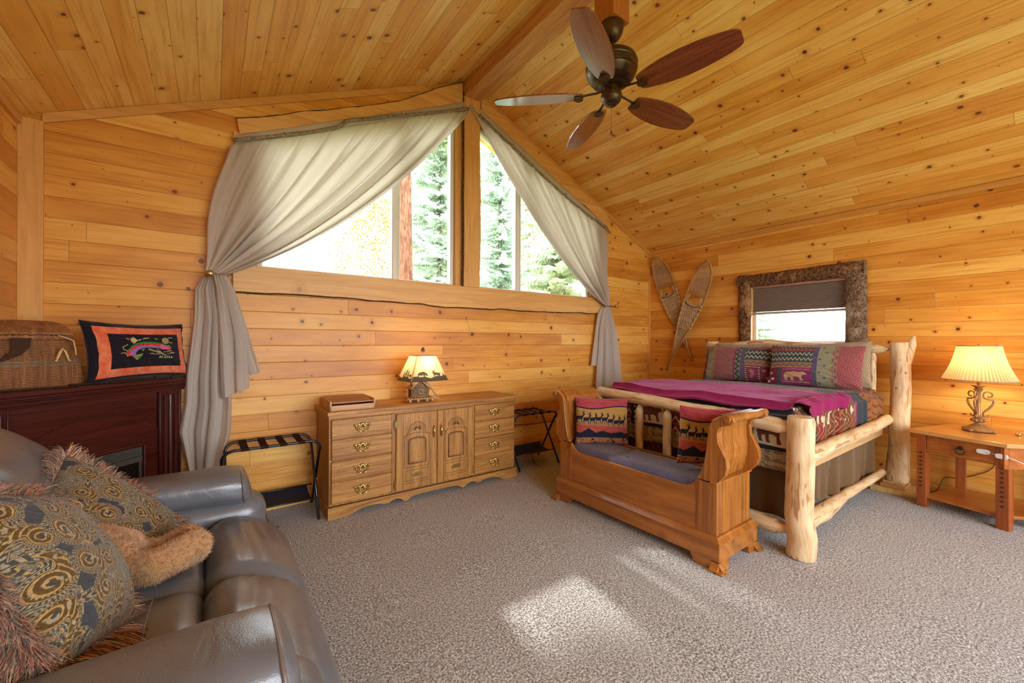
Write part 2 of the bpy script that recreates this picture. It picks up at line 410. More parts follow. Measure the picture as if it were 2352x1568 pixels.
# sloping head slabs
top = wavy(2.075, .145, 46, lambda x: float(np.interp(x, TX, TZ)), .010, 8)
top = [(x, min(z, zroof(x) - .01)) for x, z in top]
slab('sloping pine slab with bark upper edge above the wide draped curtain', [(.165, 2.895), (2.075, 3.765)], top, YB - .045, YB - .001, m_slab)
slab('sloping pine slab above the short steep curtain beside the fan', [(2.30, zroof(2.30) - .065), (4.30, zroof(4.30) - .065)],
     wavy(4.30, 2.30, 46, lambda x: zroof(x) - .235, .016, 12), YB - .04, YB - .001, m_slab)
# centre post: both edges wavy
th = thing('live_edge_post', 'upright pine slab post with bark edges between the two window halves', 'post')
L_ = [(p[1], p[0]) for p in wavy(1.905, 3.90, 40, lambda z: 2.088, .008, 21)]
R_ = [(p[1], p[0]) for p in wavy(3.90, 1.905, 40, lambda z: 2.285 - .012 * abs(z - 2.9), .013, 22, 2.)]
b = MB(); b.prism(L_ + R_, YB - .062, YB - .004); b.build('board', m_slabz, th, bev=.004)
e = MB(); e.tube([(p[0] - .002, YB - .045, p[1]) for p in L_], .009, 6); e.tube([(p[0], YB - .034, p[1]) for p in L_], .011, 6)
e.tube([(p[0] + .001, YB - .03, p[1]) for p in R_], .010, 6); e.sphere((2.285, YB - .035, 2.82), .024, 10, (.7, .8, 1.3)); e.build('bark_edge', m_edge, th, smooth=2)
for x0, x1, lab in ((.125, .262, 'short upright pine slab at the window side behind the wide curtain'), (4.10, 4.245, 'short upright pine slab at the window side behind the short steep curtain')):
    b = MB(); zt = min(zroof(x0), zroof(x1)) - .25
    b.box(x0, x1, YB - .032, YB - .001, 1.914, zt); tag(b.build('pine_slab', m_slabz, bev=.003), lab, 'timber slab')

# window frames (cream vinyl) and panes
m_vinyl = plain('cream vinyl', (.80, .76, .66), .4, .5, var=.03)
m_white = plain('white vinyl', (.85, .84, .80), .4, .5, var=.03)
def glass_mat():
    t = NT('window glass'); nt = t.t; o = [n for n in nt.nodes if n.type == 'OUTPUT_MATERIAL'][0]
    tr_ = nt.nodes.new('ShaderNodeBsdfTransparent'); tr_.inputs[0].default_value = (.97, .985, .98, 1)
    gl = nt.nodes.new('ShaderNodeBsdfGlossy'); gl.inputs['Roughness'].default_value = .02
    fr = nt.nodes.new('ShaderNodeFresnel'); fr.inputs[0].default_value = 1.25
    mx = nt.nodes.new('ShaderNodeMixShader')
    nt.links.new(fr.outputs[0], mx.inputs[0]); nt.links.new(tr_.outputs[0], mx.inputs[1]); nt.links.new(gl.outputs[0], mx.inputs[2]); nt.links.new(mx.outputs[0], o.inputs[0])
    nt.nodes.remove(t.b); return t.m
m_glass = glass_mat()
def pane_frame(th, x0, x1, fw=.038, y0=YB + .045, y1=YB + .115, zb=1.895):
    """one sloping-headed casement"""
    o = lambda x: htop(x) - .002
    A = [(x0, zb), (x1, zb), (x1, o(x1)), (x0, o(x0))]
    k = fw * math.sqrt(1 + SL * SL)
    B = [(x0 + fw, zb + fw), (x1 - fw, zb + fw), (x1 - fw, o(x1 - fw) - k), (x0 + fw, o(x0 + fw) - k)]
    b = MB()
    for i in range(4):
        j = (i + 1) % 4; b.prism([A[i], A[j], B[j], B[i]], y0, y1)
        b.prism([tuple(.55 * p + .45 * q for p, q in zip(A[m_], B[m_])) for m_ in (i, j)] + [tuple(.15 * p + .85 * q for p, q in zip(A[m_], B[m_])) for m_ in (j, i)], y0 - .008, y0)
    f = b.build('window_frame', m_vinyl, th, bev=.0025)
    g = MB(); g.prism(B, YB + .078, YB + .082); g.build('pane', m_glass, f)
for n_, (xs, lab) in enumerate((((.285, 1.408, 1.408, 2.02), 0), ((2.24, 2.86, 2.86, 4.02), 0))):
    th = bpy.data.objects.new('window_%d' % (n_ + 1), None); COL.objects.link(th); th['kind'] = 'structure'
    pane_frame(th, xs[0], xs[1]); pane_frame(th, xs[2], xs[3])
    j = MB()
    if n_ == 0: j.box(2.02, 2.089, YB + .002, YB + .12, 1.87, htop(2.05))
    else: j.box(4.02, 4.079, YB + .002, YB + .12, 1.87, htop(4.079))
    j.box(HX0 if n_ == 0 else 2.2, 2.089 if n_ == 0 else HX1, YB + .001, YB + .12, 1.872, 1.893)
    j.build('jamb', m_trimz, th)
# right wall window
th = bpy.data.objects.new('window_3', None); COL.objects.link(th); th['kind'] = 'structure'
b = MB(); F0, F1 = XR + .085, XR + .13
for y0, y1, z0, z1 in ((WY0, WY0 + .045, WZ0, WZ1), (WY1 - .045, WY1, WZ0, WZ1), (WY0, WY1, WZ0, WZ0 + .045), (WY0, WY1, WZ1 - .045, WZ1)): b.box(F0, F1, y0, y1, z0, z1)
f = b.build('window_frame', m_white, th, bev=.003)
g = MB(); g.box(F0 + .02, F0 + .024, WY0 + .04, WY1 - .04, WZ0 + .04, WZ1 - .04); g.build('pane', m_glass, f)
b = MB(); b.box(XR + .001, F0, WY0, WY0 + .018, WZ0, WZ1); b.box(XR + .001, F0, WY1 - .018, WY1, WZ0, WZ1); b.box(XR + .001, F0, WY0, WY1, WZ0, WZ0 + .018); b.box(XR + .001, F0, WY0, WY1, WZ1 - .018, WZ1)
b.build('jamb', m_trimz, th)
# bark-on slab frame
m_bark = barkm('spruce bark', (.075, .032, .014), (.33, .17, .085), 34., .02, (.50, .27, .12))
m_barkg = barkm('grey bark', (.11, .058, .034), (.42, .27, .17), 42., .02, (.50, .42, .33))
th = thing('bark_window_frame', 'rough bark slab frame around the small window over the bed', 'window frame')
def bark_slab(name, a, b_, w0, w1, depth, m, seed, mit0, mit1):
    """half-round slab from a to b_ (y,z) ; mitred ends: mit = extra inner shift"""
    a = Vector(a); b_ = Vector(b_); d = (b_ - a); Ln = d.length; d.normalize(); n = Vector((-d.y, d.x))
    mb = MB()
    def fn(u, v):
        wi = w0 + (w1 - w0) * v; c = (u - .5)
        s0 = mit0 * (c + .5); s1 = mit1 * (c + .5)
        L0 = s0; L1 = Ln - s1; p = a + d * (L0 + (L1 - L0) * v) + n * (c * wi)
        q = math.sin(PI * min(max(u, 0), 1))
        rr = .75 + .5 * vn1(v * Ln * 14, u * 3, seed)
        wob = .016 * (vn1(v * Ln * 8, 5, seed + 1) - .5)
        if u in (0., 1.): rr *= .4
        return (XR - .004 - depth * (q ** .5) * rr, p.x + n.x * wob * (1 if u > .5 else -1), p.y + n.y * wob * (1 if u > .5 else -1))
    mb.grid(fn, 10, int(Ln * 90)); return mb.build(name, m, th, smooth=2, rec=False)
# frame: inner opening y 1.39..2.31, z 1.34..2.01 (y grows to the picture's left)
Wd = .155
bark_slab('slab', (2.31 + Wd / 2, 2.03 + .13), (2.31 + Wd / 2, 1.28), Wd, .14, .05, m_bark, 31, 0, 0)
bark_slab('slab', (2.31 + Wd, 2.01 + .07), (1.235, 2.01 + .085), .145, .155, .055, m_bark, 37, 0, 0)
bark_slab('slab', (1.39 - .085, 1.29), (1.39 - .085, 2.01 + .155), .19, .165, .05, m_barkg, 41, 0, 0)
bark_slab('slab', (2.45, 1.285), (1.23, 1.285), .09, .09, .035, m_bark, 47, 0, 0)
# pleated shade
th = thing('pleated_shade', 'half lowered dark taupe pleated shade in the small window', 'window shade', (XR + .045, 0, 0))
m_shade = plain('taupe pleats', (.36, .285, .245), .85, .1, var=.1)
P = []; z = 1.99; k = 0
while z > 1.70: P.append((-.012 if k % 2 else .012, z)); z -= .0105; k += 1
b = MB(); Q = P + [(x + .006, z_) for x, z_ in reversed(P)]
b.prism([(x, z_) for x, z_ in Q], WY0 + .022, WY1 - .022, 'y'); b.build('pleats', m_shade, th)
b = MB(); b.box(-.018, .018, WY0 + .022, WY1 - .022, 1.675, 1.700); b.build('bottom_rail', plain('shade rail', (.40, .33, .28), .5), th, bev=.004)
b = MB(); b.box(-.02, .02, WY0 + .02, WY1 - .02, 1.99, 2.03); b.build('head_rail', plain('shade head', (.45, .24, .16), .5), th, bev=.004)

# ================================================================ outdoors
m_trunk = barkm('tree bark', (.09, .035, .02), (.30, .14, .08), 9., .02, stretch=(3, 3, .6)); m_trunkg = barkm('grey tree bark', (.16, .15, .12), (.40, .38, .34), 9., .02, stretch=(3, 3, .6))
m_birch = barkm('pale bark', (.35, .33, .30), (.62, .60, .56), 9., .01)
def leafm(name, a, b_):
    t = NT(name, .8, .15); v = t.obj(); t.set('Subsurface Weight', 0.)
    t.set('Base Color', t.mix(t.noise(v, 3.5, 3.), a, b_)); return t.m
m_spr = leafm('spruce needles', (.30, .40, .27), (.60, .68, .46)); m_spb = leafm('blue spruce needles', (.36, .47, .38), (.66, .74, .62))
m_yel = leafm('autumn leaves', (.26, .18, .035), (.44, .33, .09))
def conifer(Hh, Rr, seed, dens=1.):
    """drooping branches carrying flat needle sprays"""
    r = random.Random(seed); mb = MB(); nb = int(Hh * 20 * dens)
    for i in range(nb):
        z = Hh * (.04 + .95 * (i / nb)); Lb = Rr * (1 - z / Hh) ** .8 * r.uniform(.65, 1.1) + .12; a = r.uniform(0, 2 * PI)
        dx, dy = math.cos(a), math.sin(a); droop = r.uniform(.15, .42)
        n = max(5, int(Lb / .065)); px, py = -dy, dx
        for j in range(n):
            t = (j + .6) / n; x = dx * Lb * t; y = dy * Lb * t; zz = z - droop * Lb * t + .22 * Lb * t * t
            for sd in (-1, 1, 0):
                ln = (.09 + .22 * (1 - t)) * r.uniform(.5, 1.1) * (.55 + .4 * Lb / Rr); aa = r.uniform(.35, .8)
                ex = x + (dx * aa + px * sd) * ln; ey = y + (dy * aa + py * sd) * ln; ez = zz - r.uniform(.02, .22) * ln * 2
                wd = .035
                k = len(mb.v); mb.v += [(x - dx * wd, y - dy * wd, zz + .015), (x + dx * wd, y + dy * wd, zz - .03), (ex, ey, ez), ((x + ex) / 2 + px * .03, (y + ey) / 2, (zz + ez) / 2 - .06)]
                mb.f += [(k, k + 1, k + 3), (k, k + 3, k + 2)]; mb.mi += [0, 0]
    return mb
def tree(name, label, cat, loc, Hh, Rr, seed, m, group='trees beyond the windows', kind='spruce', tr_=.07, mt=None, dens=1.):
    th = thing(name, label, cat, loc, seed * 1.3, group)
    if kind == 'spruce': conifer(Hh, Rr, seed, dens).build('foliage', m, th, rec=False)
    else:
        r = random.Random(seed); mb = MB()
        for i in range(int(15000 * dens)):
            a = r.uniform(0, 2 * PI); q = r.random() ** .5; z = Hh * r.uniform(.25, 1.); R0 = Rr * math.sin(PI * min(1, (z / Hh - .15) / .9)) ** .6
            cl = .35 * math.sin(z * 5 + a * 3); R0 *= 1 + cl * .4
            x, y = R0 * q * math.cos(a), R0 * q * math.sin(a); s = r.uniform(.012, .034)
            d = Vector((r.uniform(-1, 1), r.uniform(-1, 1), r.uniform(-1, 1))) * s; e2 = Vector((r.uniform(-1, 1), r.uniform(-1, 1), r.uniform(-1, 1))) * s
            p = Vector((x, y, z)); k = len(mb.v); mb.v += [tuple(p - d), tuple(p + e2), tuple(p + d), tuple(p - e2)]; mb.f.append((k, k + 1, k + 2, k + 3)); mb.mi.append(0)
        mb.build('foliage', m, th, rec=False)
    b = MB(); b.tube([(0, 0, 0), (.05, .02, Hh * .45), (0, 0, Hh * .97)], [tr_, tr_ * .75, .02], 10)
    if kind != 'spruce':
        r = random.Random(seed + 1)
        for i in range(16):
            z = Hh * r.uniform(.3, .8); a = r.uniform(0, 2 * PI); L = Rr * .8
            b.tube([(0, 0, z), (math.cos(a) * L * .5, math.sin(a) * L * .5, z + .5), (math.cos(a) * L, math.sin(a) * L, z + 1.3)], [.03, .02, .006], 5)
    b.build('trunk', mt or m_trunkg, th, smooth=2); return th
GZ = -2.8
def ray(px, dist):
    """point on the ground outside, dist metres from the room, seen at column px"""
    u = (px - 1176) / 943.2; s, c = math.sin(.631), math.cos(.631); return ((s + u * c) * dist, (c - u * s) * dist, GZ)
tree('spruce_tree', 'dense green spruce just left of the window post', 'tree', ray(1010, 9.), 11.5, 1.8, 1, m_spb, dens=2.3)
tree('spruce_tree', 'green spruce seen between post and second mullion', 'tree', ray(1150, 12.), 13.5, 2.1, 2, m_spb, dens=2.)
tree('spruce_tree', 'bushy green spruce low beside the short steep curtain', 'tree', ray(1290, 7.2), 7.2, 1.75, 3, m_spr, dens=2.3)
tree('spruce_tree', 'small distant spruce above the window sill at the wide pane', 'tree', ray(700, 19), 6.7, 1.9, 4, m_spb)
tree('spruce_tree', 'tall spruce behind the others right of the mullion', 'tree', ray(1215, 20), 18, 2.8, 5, m_spr)
tree('birch_tree', 'yellow autumn birch behind the wide pane', 'tree', ray(865, 12.5), 8.4, 1.6, 6, m_yel, kind='birch', tr_=.06, mt=m_birch, dens=1.8)
tree('birch_tree', 'yellow autumn birch behind the bare trunk and spruce', 'tree', ray(965, 16.5), 11.5, 2.1, 7, m_yel, kind='birch', tr_=.07, mt=m_birch, dens=1.6)
tree('birch_tree', 'yellow autumn birch right of the window post', 'tree', ray(1125, 18), 12.5, 2.4, 8, m_yel, kind='birch', tr_=.08, mt=m_birch, dens=2.)
def sun_block_crown(name, cl, n, seed, m, par=None):
    r = random.Random(seed); mb = MB()
    for i in range(n):
        c = cl[i % len(cl)]; d = Vector((r.gauss(0, 1), r.gauss(0, 1), r.gauss(0, 1))).normalized() * (r.random() ** .4)
        p = Vector((c[0] + d.x * c[3], c[1] + d.y * c[4], c[2] + d.z * c[5])); e1 = Vector((r.uniform(-1, 1), r.uniform(-1, 1), r.uniform(-1, 1))) * .085; e2 = Vector((r.uniform(-1, 1), r.uniform(-1, 1), r.uniform(-1, 1))) * .085
        k = len(mb.v); mb.v += [tuple(p - e1), tuple(p + e2), tuple(p + e1), tuple(p - e2)]; mb.f.append((k, k + 1, k + 2, k + 3)); mb.mi.append(0)
    return mb.build(name, m, par, rec=False)
b = MB(); b.tube([(0, 0, 0), (.03, 0, 5), (-.02, .03, 11)], [.15, .125, .07], 14)
pn_ = thing('pine_tree', 'tall pine with bare reddish trunk beside the left window mullion', 'tree', ray(929, 7.6)); b.build('trunk', m_trunk, pn_, smooth=2)
px_, py_, _z = ray(929, 7.6)
sun_block_crown('foliage', [(1.25 - px_, 0, 8.9, .78, .9, 1.2), (3.9 - px_, 0, 9.2, 1.05, .9, 1.3), (2.3 - px_, .2, 9.55, .9, .8, .62), (1.0 - px_, 0, 8.7, .7, .8, 1.)], 8200, 5, m_spr, pn_)  # crown out of view, its clumps placed to block sun from parts of the panes
for i, (y, x) in enumerate(((1.0, 10.5), (2.9, 14.5), (4.7, 11.), (7.2, 15))):
    tree('spruce_tree', ['pale green spruce outside the small window over the bed, nearest the bark frame end', 'pale green spruce outside the middle of the small window', 'spruce outside the small window beside its left frame', 'spruce far outside the small window'][i], 'tree', (x, y, GZ), 6.4 + .4 * i, 1.75, 20 + i, m_spr if i % 2 else m_spb, 'trees outside the small window')
b = MB(); b.grid(lambda a, c: (-60 + 130 * a, -40 + 120 * c, GZ + .4 * vn1(a * 9, c * 9, 77)), 40, 40)
tag(b.build('ground', plain('meadow', (.25, .30, .13), .95, .1, var=.4, nscale=.6), smooth=2), kind='structure')
# ================================================================ curtains
def curtain_mat():
    t = NT('oatmeal curtain cloth', .9, .1); nt = t.t
    v = t.obj(); n1 = t.noise(t.V('MULTIPLY', v, (1, 1, 5)), 160., 2.); n2 = t.noise(t.V('MULTIPLY', v, (6, 1, 1)), 90., 2.)
    c = t.mix(t.M('MULTIPLY', t.M('ADD', n1, n2), .5), (.70, .635, .56), (.87, .82, .755))
    t.set('Base Color', c); t.set('Sheen Weight', .2)
    b = t.bump(t.M('ADD', n1, n2), .25, .001)
    tl = nt.nodes.new('ShaderNodeBsdfTranslucent'); nt.links.new(c, tl.inputs[0])
    mx = nt.nodes.new('ShaderNodeMixShader'); mx.inputs[0].default_value = .58
    o = [n for n in nt.nodes if n.type == 'OUTPUT_MATERIAL'][0]
    nt.links.new(t.b.outputs[0], mx.inputs[1]); nt.links.new(tl.outputs[0], mx.inputs[2]); nt.links.new(mx.outputs[0], o.inputs[0])
    return t.m
m_curt = curtain_mat()
m_branch = barkm('branch bark', (.17, .13, .085), (.44, .37, .26), 60., .003, stretch=(1, 1, 1))
def interp(pts, t):
    """piecewise linear through [(param, x, z)...]"""
    p = np.array(pts); return np.interp(t, p[:, 0], p[:, 1]), np.interp(t, p[:, 0], p[:, 2])
def foldf(s, k, seed):
    ph = np.interp(s, np.linspace(0, 1, k * 2 + 1), np.cumsum(np.concatenate([[0], np.random.RandomState(seed).uniform(.6, 1.4, k * 2)])) * PI)
    return np.sin(ph)
def drape(th, T0, T1, tie0, tie1, sagv, tow_one, seed, edge_in=None):
    """cloth gathered from the rod T0-T1 to the tie; s runs along the rod"""
    S, T = np.meshgrid(np.linspace(0, 1, 300), np.linspace(0, 1, 110))
    w = S if tow_one else 1 - S
    x0 = T0[0] + (T1[0] - T0[0]) * S; z0 = T0[1] + (T1[1] - T0[1]) * S
    x1 = tie0[0] + (tie1[0] - tie0[0]) * S; z1 = tie0[1] + (tie1[1] - tie0[1]) * S
    e = T
    X = x0 + (x1 - x0) * e; Z = z0 + (z1 - z0) * e
    sag = sagv * (w ** 1.15) * 4 * e * (1 - e)
    Z = Z - sag * .93; X = X + (-.35 if not tow_one else .35) * 0 * sag
    if edge_in is not None: X = X + edge_in(S, T)
    f1 = foldf(S, 8, seed); f2 = foldf(S, 19, seed + 1); f3 = foldf(S, 30, seed + 2)
    env = np.clip(T * 5, 0, 1) * np.clip((1 - T) * 6, .22, 1)
    Y = YB - .075 - .028 * f1 * env * (.5 + w) - .010 * f2 * (1 - T) * np.clip(T * 12, 0, 1) - .004 * f3 * np.exp(-((T - .06) / .09) ** 2)
    Y -= .05 * np.clip(T * 3, 0, 1) * w + .03 * np.sin(PI * np.clip((w - .78) / .22, 0, 1)) * env
    Y -= .012 * (vnoise(S * 9 + T * 5, T * 4, seed, 2) - .5) * env
    # shift in plane too, so that pleats overlap
    nrm = .018 * foldf(S, 8, seed + 5) * env
    Z += nrm
    hdr = (1 - np.clip((T - .0) * 25, 0, 1)); Y += .012 * hdr
    Y = np.minimum(Y, YB - .052)
    P = np.stack([X, Y, Z], -1)
    return np_grid('drape', P, m_curt, th, back=P + np.array([0, .0025, 0]))
def header(th, T0, T1):
    S, T = np.meshgrid(np.linspace(0, 1, 220), np.linspace(-.2, 1, 12)); dx, dz = T1[0] - T0[0], T1[1] - T0[1]; L = math.hypot(dx, dz); nx, nz = -dz / L, dx / L
    if nz < 0: nx, nz = -nx, -nz
    hh = .062 + .012 * vnoise(S * 12, S * 0, 3); X = T0[0] + dx * S + nx * hh * T; Z = T0[1] + dz * S + nz * hh * T
    Y = YB - .050 - .006 * foldf(S, 19, 77) * (1 - T * .6) - .010 * np.sin(PI * np.clip(T, 0, 1)); P = np.stack([X, Y, Z], -1)
    return np_grid('header', P, m_curt, th, back=P + np.array([0, .003, 0]))
def tail(th, rows, n, k, seed, ybase, amp, mirror=1, name='tail'):
    """rows: list of (t, xl, zl, xr, zr) top to hem"""
    S, T = np.meshgrid(np.linspace(0, 1, n), np.linspace(0, 1, 90)); r = np.array(rows)
    xl, zl, xr, zr = [np.interp(T, r[:, 0], r[:, i]) for i in (1, 2, 3, 4)]
    f = foldf(S, k, seed); g = foldf(S, k * 2, seed + 3)
    X = xl + (xr - xl) * S + .012 * g * np.clip(T * 4, 0, 1) * np.sin(PI * S); Z = zl + (zr - zl) * S
    Y = ybase - amp * f * np.clip(T * 1.4 + .15, 0, 1) - amp * .3 * g * (1 - T) - .02 * np.sin(PI * S) + .015 * (vnoise(S * 4, T * 6, seed) - .5)
    Y = np.minimum(Y, YB - .008)
    P = np.stack([X, Y, Z], -1); return np_grid(name, P, m_curt, th, back=P + np.array([0, .002, 0]))
thL = thing('curtain', 'wide oatmeal curtain draped down to the knob behind the mantelpiece', 'curtain')
header(thL, (.14, 2.80), (2.205, 3.785)); drape(thL, (.105, 2.79), (2.205, 3.785), (-.040, 1.835), (.085, 1.815), .27, True, 3, lambda S, T: -.05 * np.exp(-((S) / .12) ** 2) * np.sin(PI * T) ** 1.5 - .0 * T)
tail(thL, [(0, -.035, 1.83, .02, 1.82), (.08, -.10, 1.70, .06, 1.72), (.22, -.105, 1.50, .10, 1.50), (.5, -.148, 1.08, .11, 1.05), (.62, -.155, .90, .12, .86), (.75, -.185, .70, .115, .66), (.88, -.14, .45, .05, .42), (1, -.10, .22, .02, .25)], 120, 4, 11, YB - .075, .030)
tail(thL, [(0, .0, 1.83, .082, 1.815), (.12, .02, 1.72, .13, 1.70), (.5, .04, 1.35, .222, 1.39), (1, .055, .915, .228, .988)], 80, 2, 17, YB - .115, .022, name='tail')
tail(thL, [(0, .06, 1.83, .088, 1.815), (.15, .09, 1.70, .14, 1.70), (.5, .13, 1.40, .222, 1.39), (1, .20, 1.075, .302, 1.10)], 60, 2, 23, YB - .085, .014, name='tail')
thR = thing('curtain', 'short steep oatmeal curtain draped to the knob near the bed', 'curtain')
header(thR, (2.135, 3.785), (4.20, 2.850)); drape(thR, (2.135, 3.785), (4.215, 2.845), (4.185, 1.805), (4.312, 1.815), .28, False, 8, lambda S, T: .05 * np.exp(-((1 - S) / .1) ** 2) * np.sin(PI * T * 2.2) * (1 - T))
tail(thR, [(0, 4.20, 1.81, 4.310, 1.805), (.06, 4.15, 1.74, 4.335, 1.73), (.3, 4.10, 1.50, 4.42, 1.50), (1, 4.03, .74, 4.55, .76)], 110, 3, 31, YB - .085, .030)
tail(thR, [(0, 4.17, 1.81, 4.24, 1.81), (.12, 4.09, 1.70, 4.20, 1.70), (1, 3.965, 1.03, 4.085, 1.025)], 50, 1, 37, YB - .06, .012)
def branch(label, pts, seed):
    b = MB(); P = []
    for i in range(len(pts) - 1):
        for j in range(6):
            t = j / 6; x = pts[i][0] + (pts[i + 1][0] - pts[i][0]) * t; z = pts[i][1] + (pts[i + 1][1] - pts[i][1]) * t
            P.append((x, YB - .083 + .008 * (vn1(x * 4, 2, seed) - .5), z + .012 * (vn1(x * 5, 0, seed) - .5)))
    P.append((pts[-1][0], YB - .083, pts[-1][1]))
    b.tube(P, [.0155 + .004 * (vn1(i * .4, 9, seed) - .5) * 2 for i in range(len(P))], 10)
    r = random.Random(seed)
    for i in range(7):
        p = P[int(len(P) * (i + .5) / 7)]; b.sphere((p[0], p[1] - .008, p[2]), .014, 8, (1, 1, .9))
    for i in range(3):
        p = P[int(len(P) * (i + .7) / 3.6)]; b.tube([p, (p[0] + .01, p[1] - .028, p[2] + .018)], [.007, .005], 6)
    return tag(b.build('curtain_branch', m_branch, smooth=2), label, 'curtain rod')
branch('crooked grey branch rod carrying the wide curtain', [(.125, 2.822), (.361, 2.915), (.603, 3.020), (.85, 3.140), (.93, 3.222), (1.263, 3.366), (1.636, 3.517), (2.115, 3.725)], 3)
branch('knotty grey branch rod carrying the short steep curtain', [(2.25, 3.705), (2.6, 3.535), (3.03, 3.325), (3.55, 3.085), (3.95, 2.935), (4.06, 2.925), (4.31, 2.805)], 5)
m_brass = plain('antique brass', (.60, .44, .20), .32, .5, 1., var=.15, nscale=60)
for x, s, lab in ((-.012, 1, 'brass tieback knob holding the wide curtain beside the window'), (4.315, -1, 'brass tieback knob holding the short steep curtain by the bed')):
    th = thing('curtain_tieback', lab, 'tieback', (x, YB, 1.81))
    b = MB(); b.at((0, 0, 0), (PI / 2, 0, 0)); b.lathe([(.016, 0), (.016, .006), (.007, .01), (.007, .15), (.012, .155), (.021, .165), (.025, .18), (.021, .196), (.008, .203)], 16)
    b.build('knob', m_brass, th, smooth=2)
    b = MB(); b.tube([(0, -.145, 0), (.03 * s, -.165, .002), (.07 * s, -.15, .004), (.10 * s, -.10, .006), (.11 * s, -.03, .006)], .0035, 6); b.build('tie_cord', plain('cord', (.22, .17, .12), .8), th, smooth=2)

# ================================================================ corner fireplace
m_mah = wood('dark mahogany', (.028, .004, .003), (.085, .014, .009), 0, .26, knots=False, rings=1.2, coat=.35)
m_mahz = wood('dark mahogany upright', (.028, .004, .003), (.085, .014, .009), 2, .26, knots=False, rings=1.2, coat=.35)
M0 = (-.5075, 3.3025)
fp = thing('corner_fireplace', 'dark mahogany electric corner fireplace with fluted pilasters', 'fireplace', (M0[0], M0[1], 0), PI / 4)
def tri(x, y, z0, z1, mb, back=.60):
    mb.prism([(-x, y), (x, y), (.012 + .02, back), (-.012 + .005, back)], z0, z1, 'z')
b = MB(); tri(.572, .0, 1.056, 1.085, b); b.build('mantel_top', m_mah, fp, bev=.006)
b = MB(); tri(.566, .010, 1.040, 1.057, b); tri(.556, .022, 1.028, 1.041, b); tri(.55, .030, 1.008, 1.029, b); tri(.54, .040, .995, 1.010, b); b.build('crown_moulding', m_mah, fp, bev=.005)
b = MB(); b.box(-.36, .36, .060, .09, .60, .997); b.box(-.50, .50, .10, .14, .0, .997); b.box(-.36, -.275, .06, .09, 0, .60); b.box(.275, .36, .06, .09, 0, .60); b.box(-.275, .275, .06, .09, 0, .075)
b.build('front_panel', m_mah, fp, bev=.002)
b = MB(); Np = 30
arc = [(-.36 + .72 * i / Np, .74 + .155 * math.sin(PI * (.02 + .96 * i / Np)) ** .8) for i in range(Np + 1)]
b.prism([(-.36, .70)] + [(x, z) for x, z in arc] + [(.36, .70)], .052, .061); b.box(-.36, -.275, .052, .061, .075, .70); b.box(.275, .36, .052, .061, .075, .70); b.box(-.275, .275, .052, .061, .665, .70)
b.build('arched_panel', m_mah, fp, bev=.002)
for s in (-1, 1):
    b = MB(); c = s * .44
    b.box(c - .075, c + .075, .048, .12, .0, .998); b.box(c - .088, c + .088, .036, .12, 0, .085)
    for k in range(-1, 2): b.at((c + k * .036, .046, .10)); b.lathe([(.0125, 0), (.0125, .87)], 12)
    b.at(); b.box(c - .075, c - .062, .040, .05, .085, .995); b.box(c + .062, c + .075, .040, .05, .085, .995)
    b.build('pilaster', m_mahz, fp, bev=.0015, smooth=30)
b = MB()
for x0, x1, z0, z1 in ((-.285, -.265, .075, .68), (.265, .285, .075, .68), (-.285, .285, .66, .68)): b.box(x0, x1, .040, .062, z0, z1)
b.build('opening_moulding', m_mah, fp, bev=.006)
m_blk = plain('black metal', (.018, .018, .02), .38, .5, var=.1)
b = MB(); b.box(-.265, .265, .058, .075, .60, .66); b.box(-.265, .265, .054, .066, .565, .598); b.box(-.265, .265, .058, .075, .08, .13); b.box(-.265, -.25, .058, .075, .13, .6); b.box(.25, .265, .058, .075, .13, .6)
for i in range(3): b.box(-.25, .25, .050, .060, .612 + i * .014, .619 + i * .014)
fi = b.build('firebox_frame', plain('firebox grey metal', (.07, .07, .06), .4, .5), fp, bev=.001)
b = MB(); b.box(-.25, .25, .066, .070, .13, .568); b.build('firebox_glass', NT('smoked glass', .06, .8, Base_Color=(.012, .010, .009)).m, fi)

# ---------------------------------------------------------------- wicker creel on the mantel
m_wick = wood('wicker', (.15, .055, .016), (.40, .18, .065), 2, .6, knots=False, rings=2.)
m_wick2 = wood('grey wicker', (.12, .10, .06), (.30, .25, .16), 2, .6, knots=False, rings=2.)
bk = thing('wicker_creel', 'brown wicker fishing creel with leather strap on the mantel', 'basket', (-.775, 3.24, 1.086), PI / 4 - .30)
def creel_r(a, z):
    """half-width profile: D-shaped plan, belly low"""
    q = 1 - .30 * (z / .27) ** 2 + .02 * math.sin(z * 60)
    return (.205 * q * math.copysign(abs(math.cos(a)) ** .75, math.cos(a)), .095 * (q ** .8) * math.sin(a) * (1 if math.sin(a) < 0 else .75) + .02)
b = MB(); b2 = MB(); NS = 30; rows = 32
for j in range(rows):
    z = .006 + .265 * j / rows; pts = []
    for k in range(NS * 4 + 1):
        a = 2 * PI * k / (NS * 4); x, y = creel_r(a, z); w = .0035 * math.cos(k * PI / 2 + (PI / 2 if 0 else 0)) * (1 if j % 2 else -1) if k % 2 == 0 else 0
        l = math.hypot(x, y) or 1; pts.append((x + x / l * w, y + y / l * w, z + .0008 * math.sin(k)))
    (b2 if 14 <= j <= 17 and j % 2 == 0 else b).tube(pts, .0043, 5, cap=False)
b.cur = 0
for k in range(NS):
    a = 2 * PI * (k + .0) / NS
    b.tube([(*creel_r(a, z), z) for z in (0., .06, .12, .18, .268)], .0036, 5)
b.build('woven_body', m_wick, bk, smooth=2); b2.build('dark_band', m_wick2, bk, smooth=2)
b = MB()
b.prism([creel_r(2 * PI * k / 40, .1) for k in range(40)], 0, .012, 'z'); b.build('base', m_wick, bk)
b = MB()     # lid: diagonal rods over a shallow dome plus plaited rim
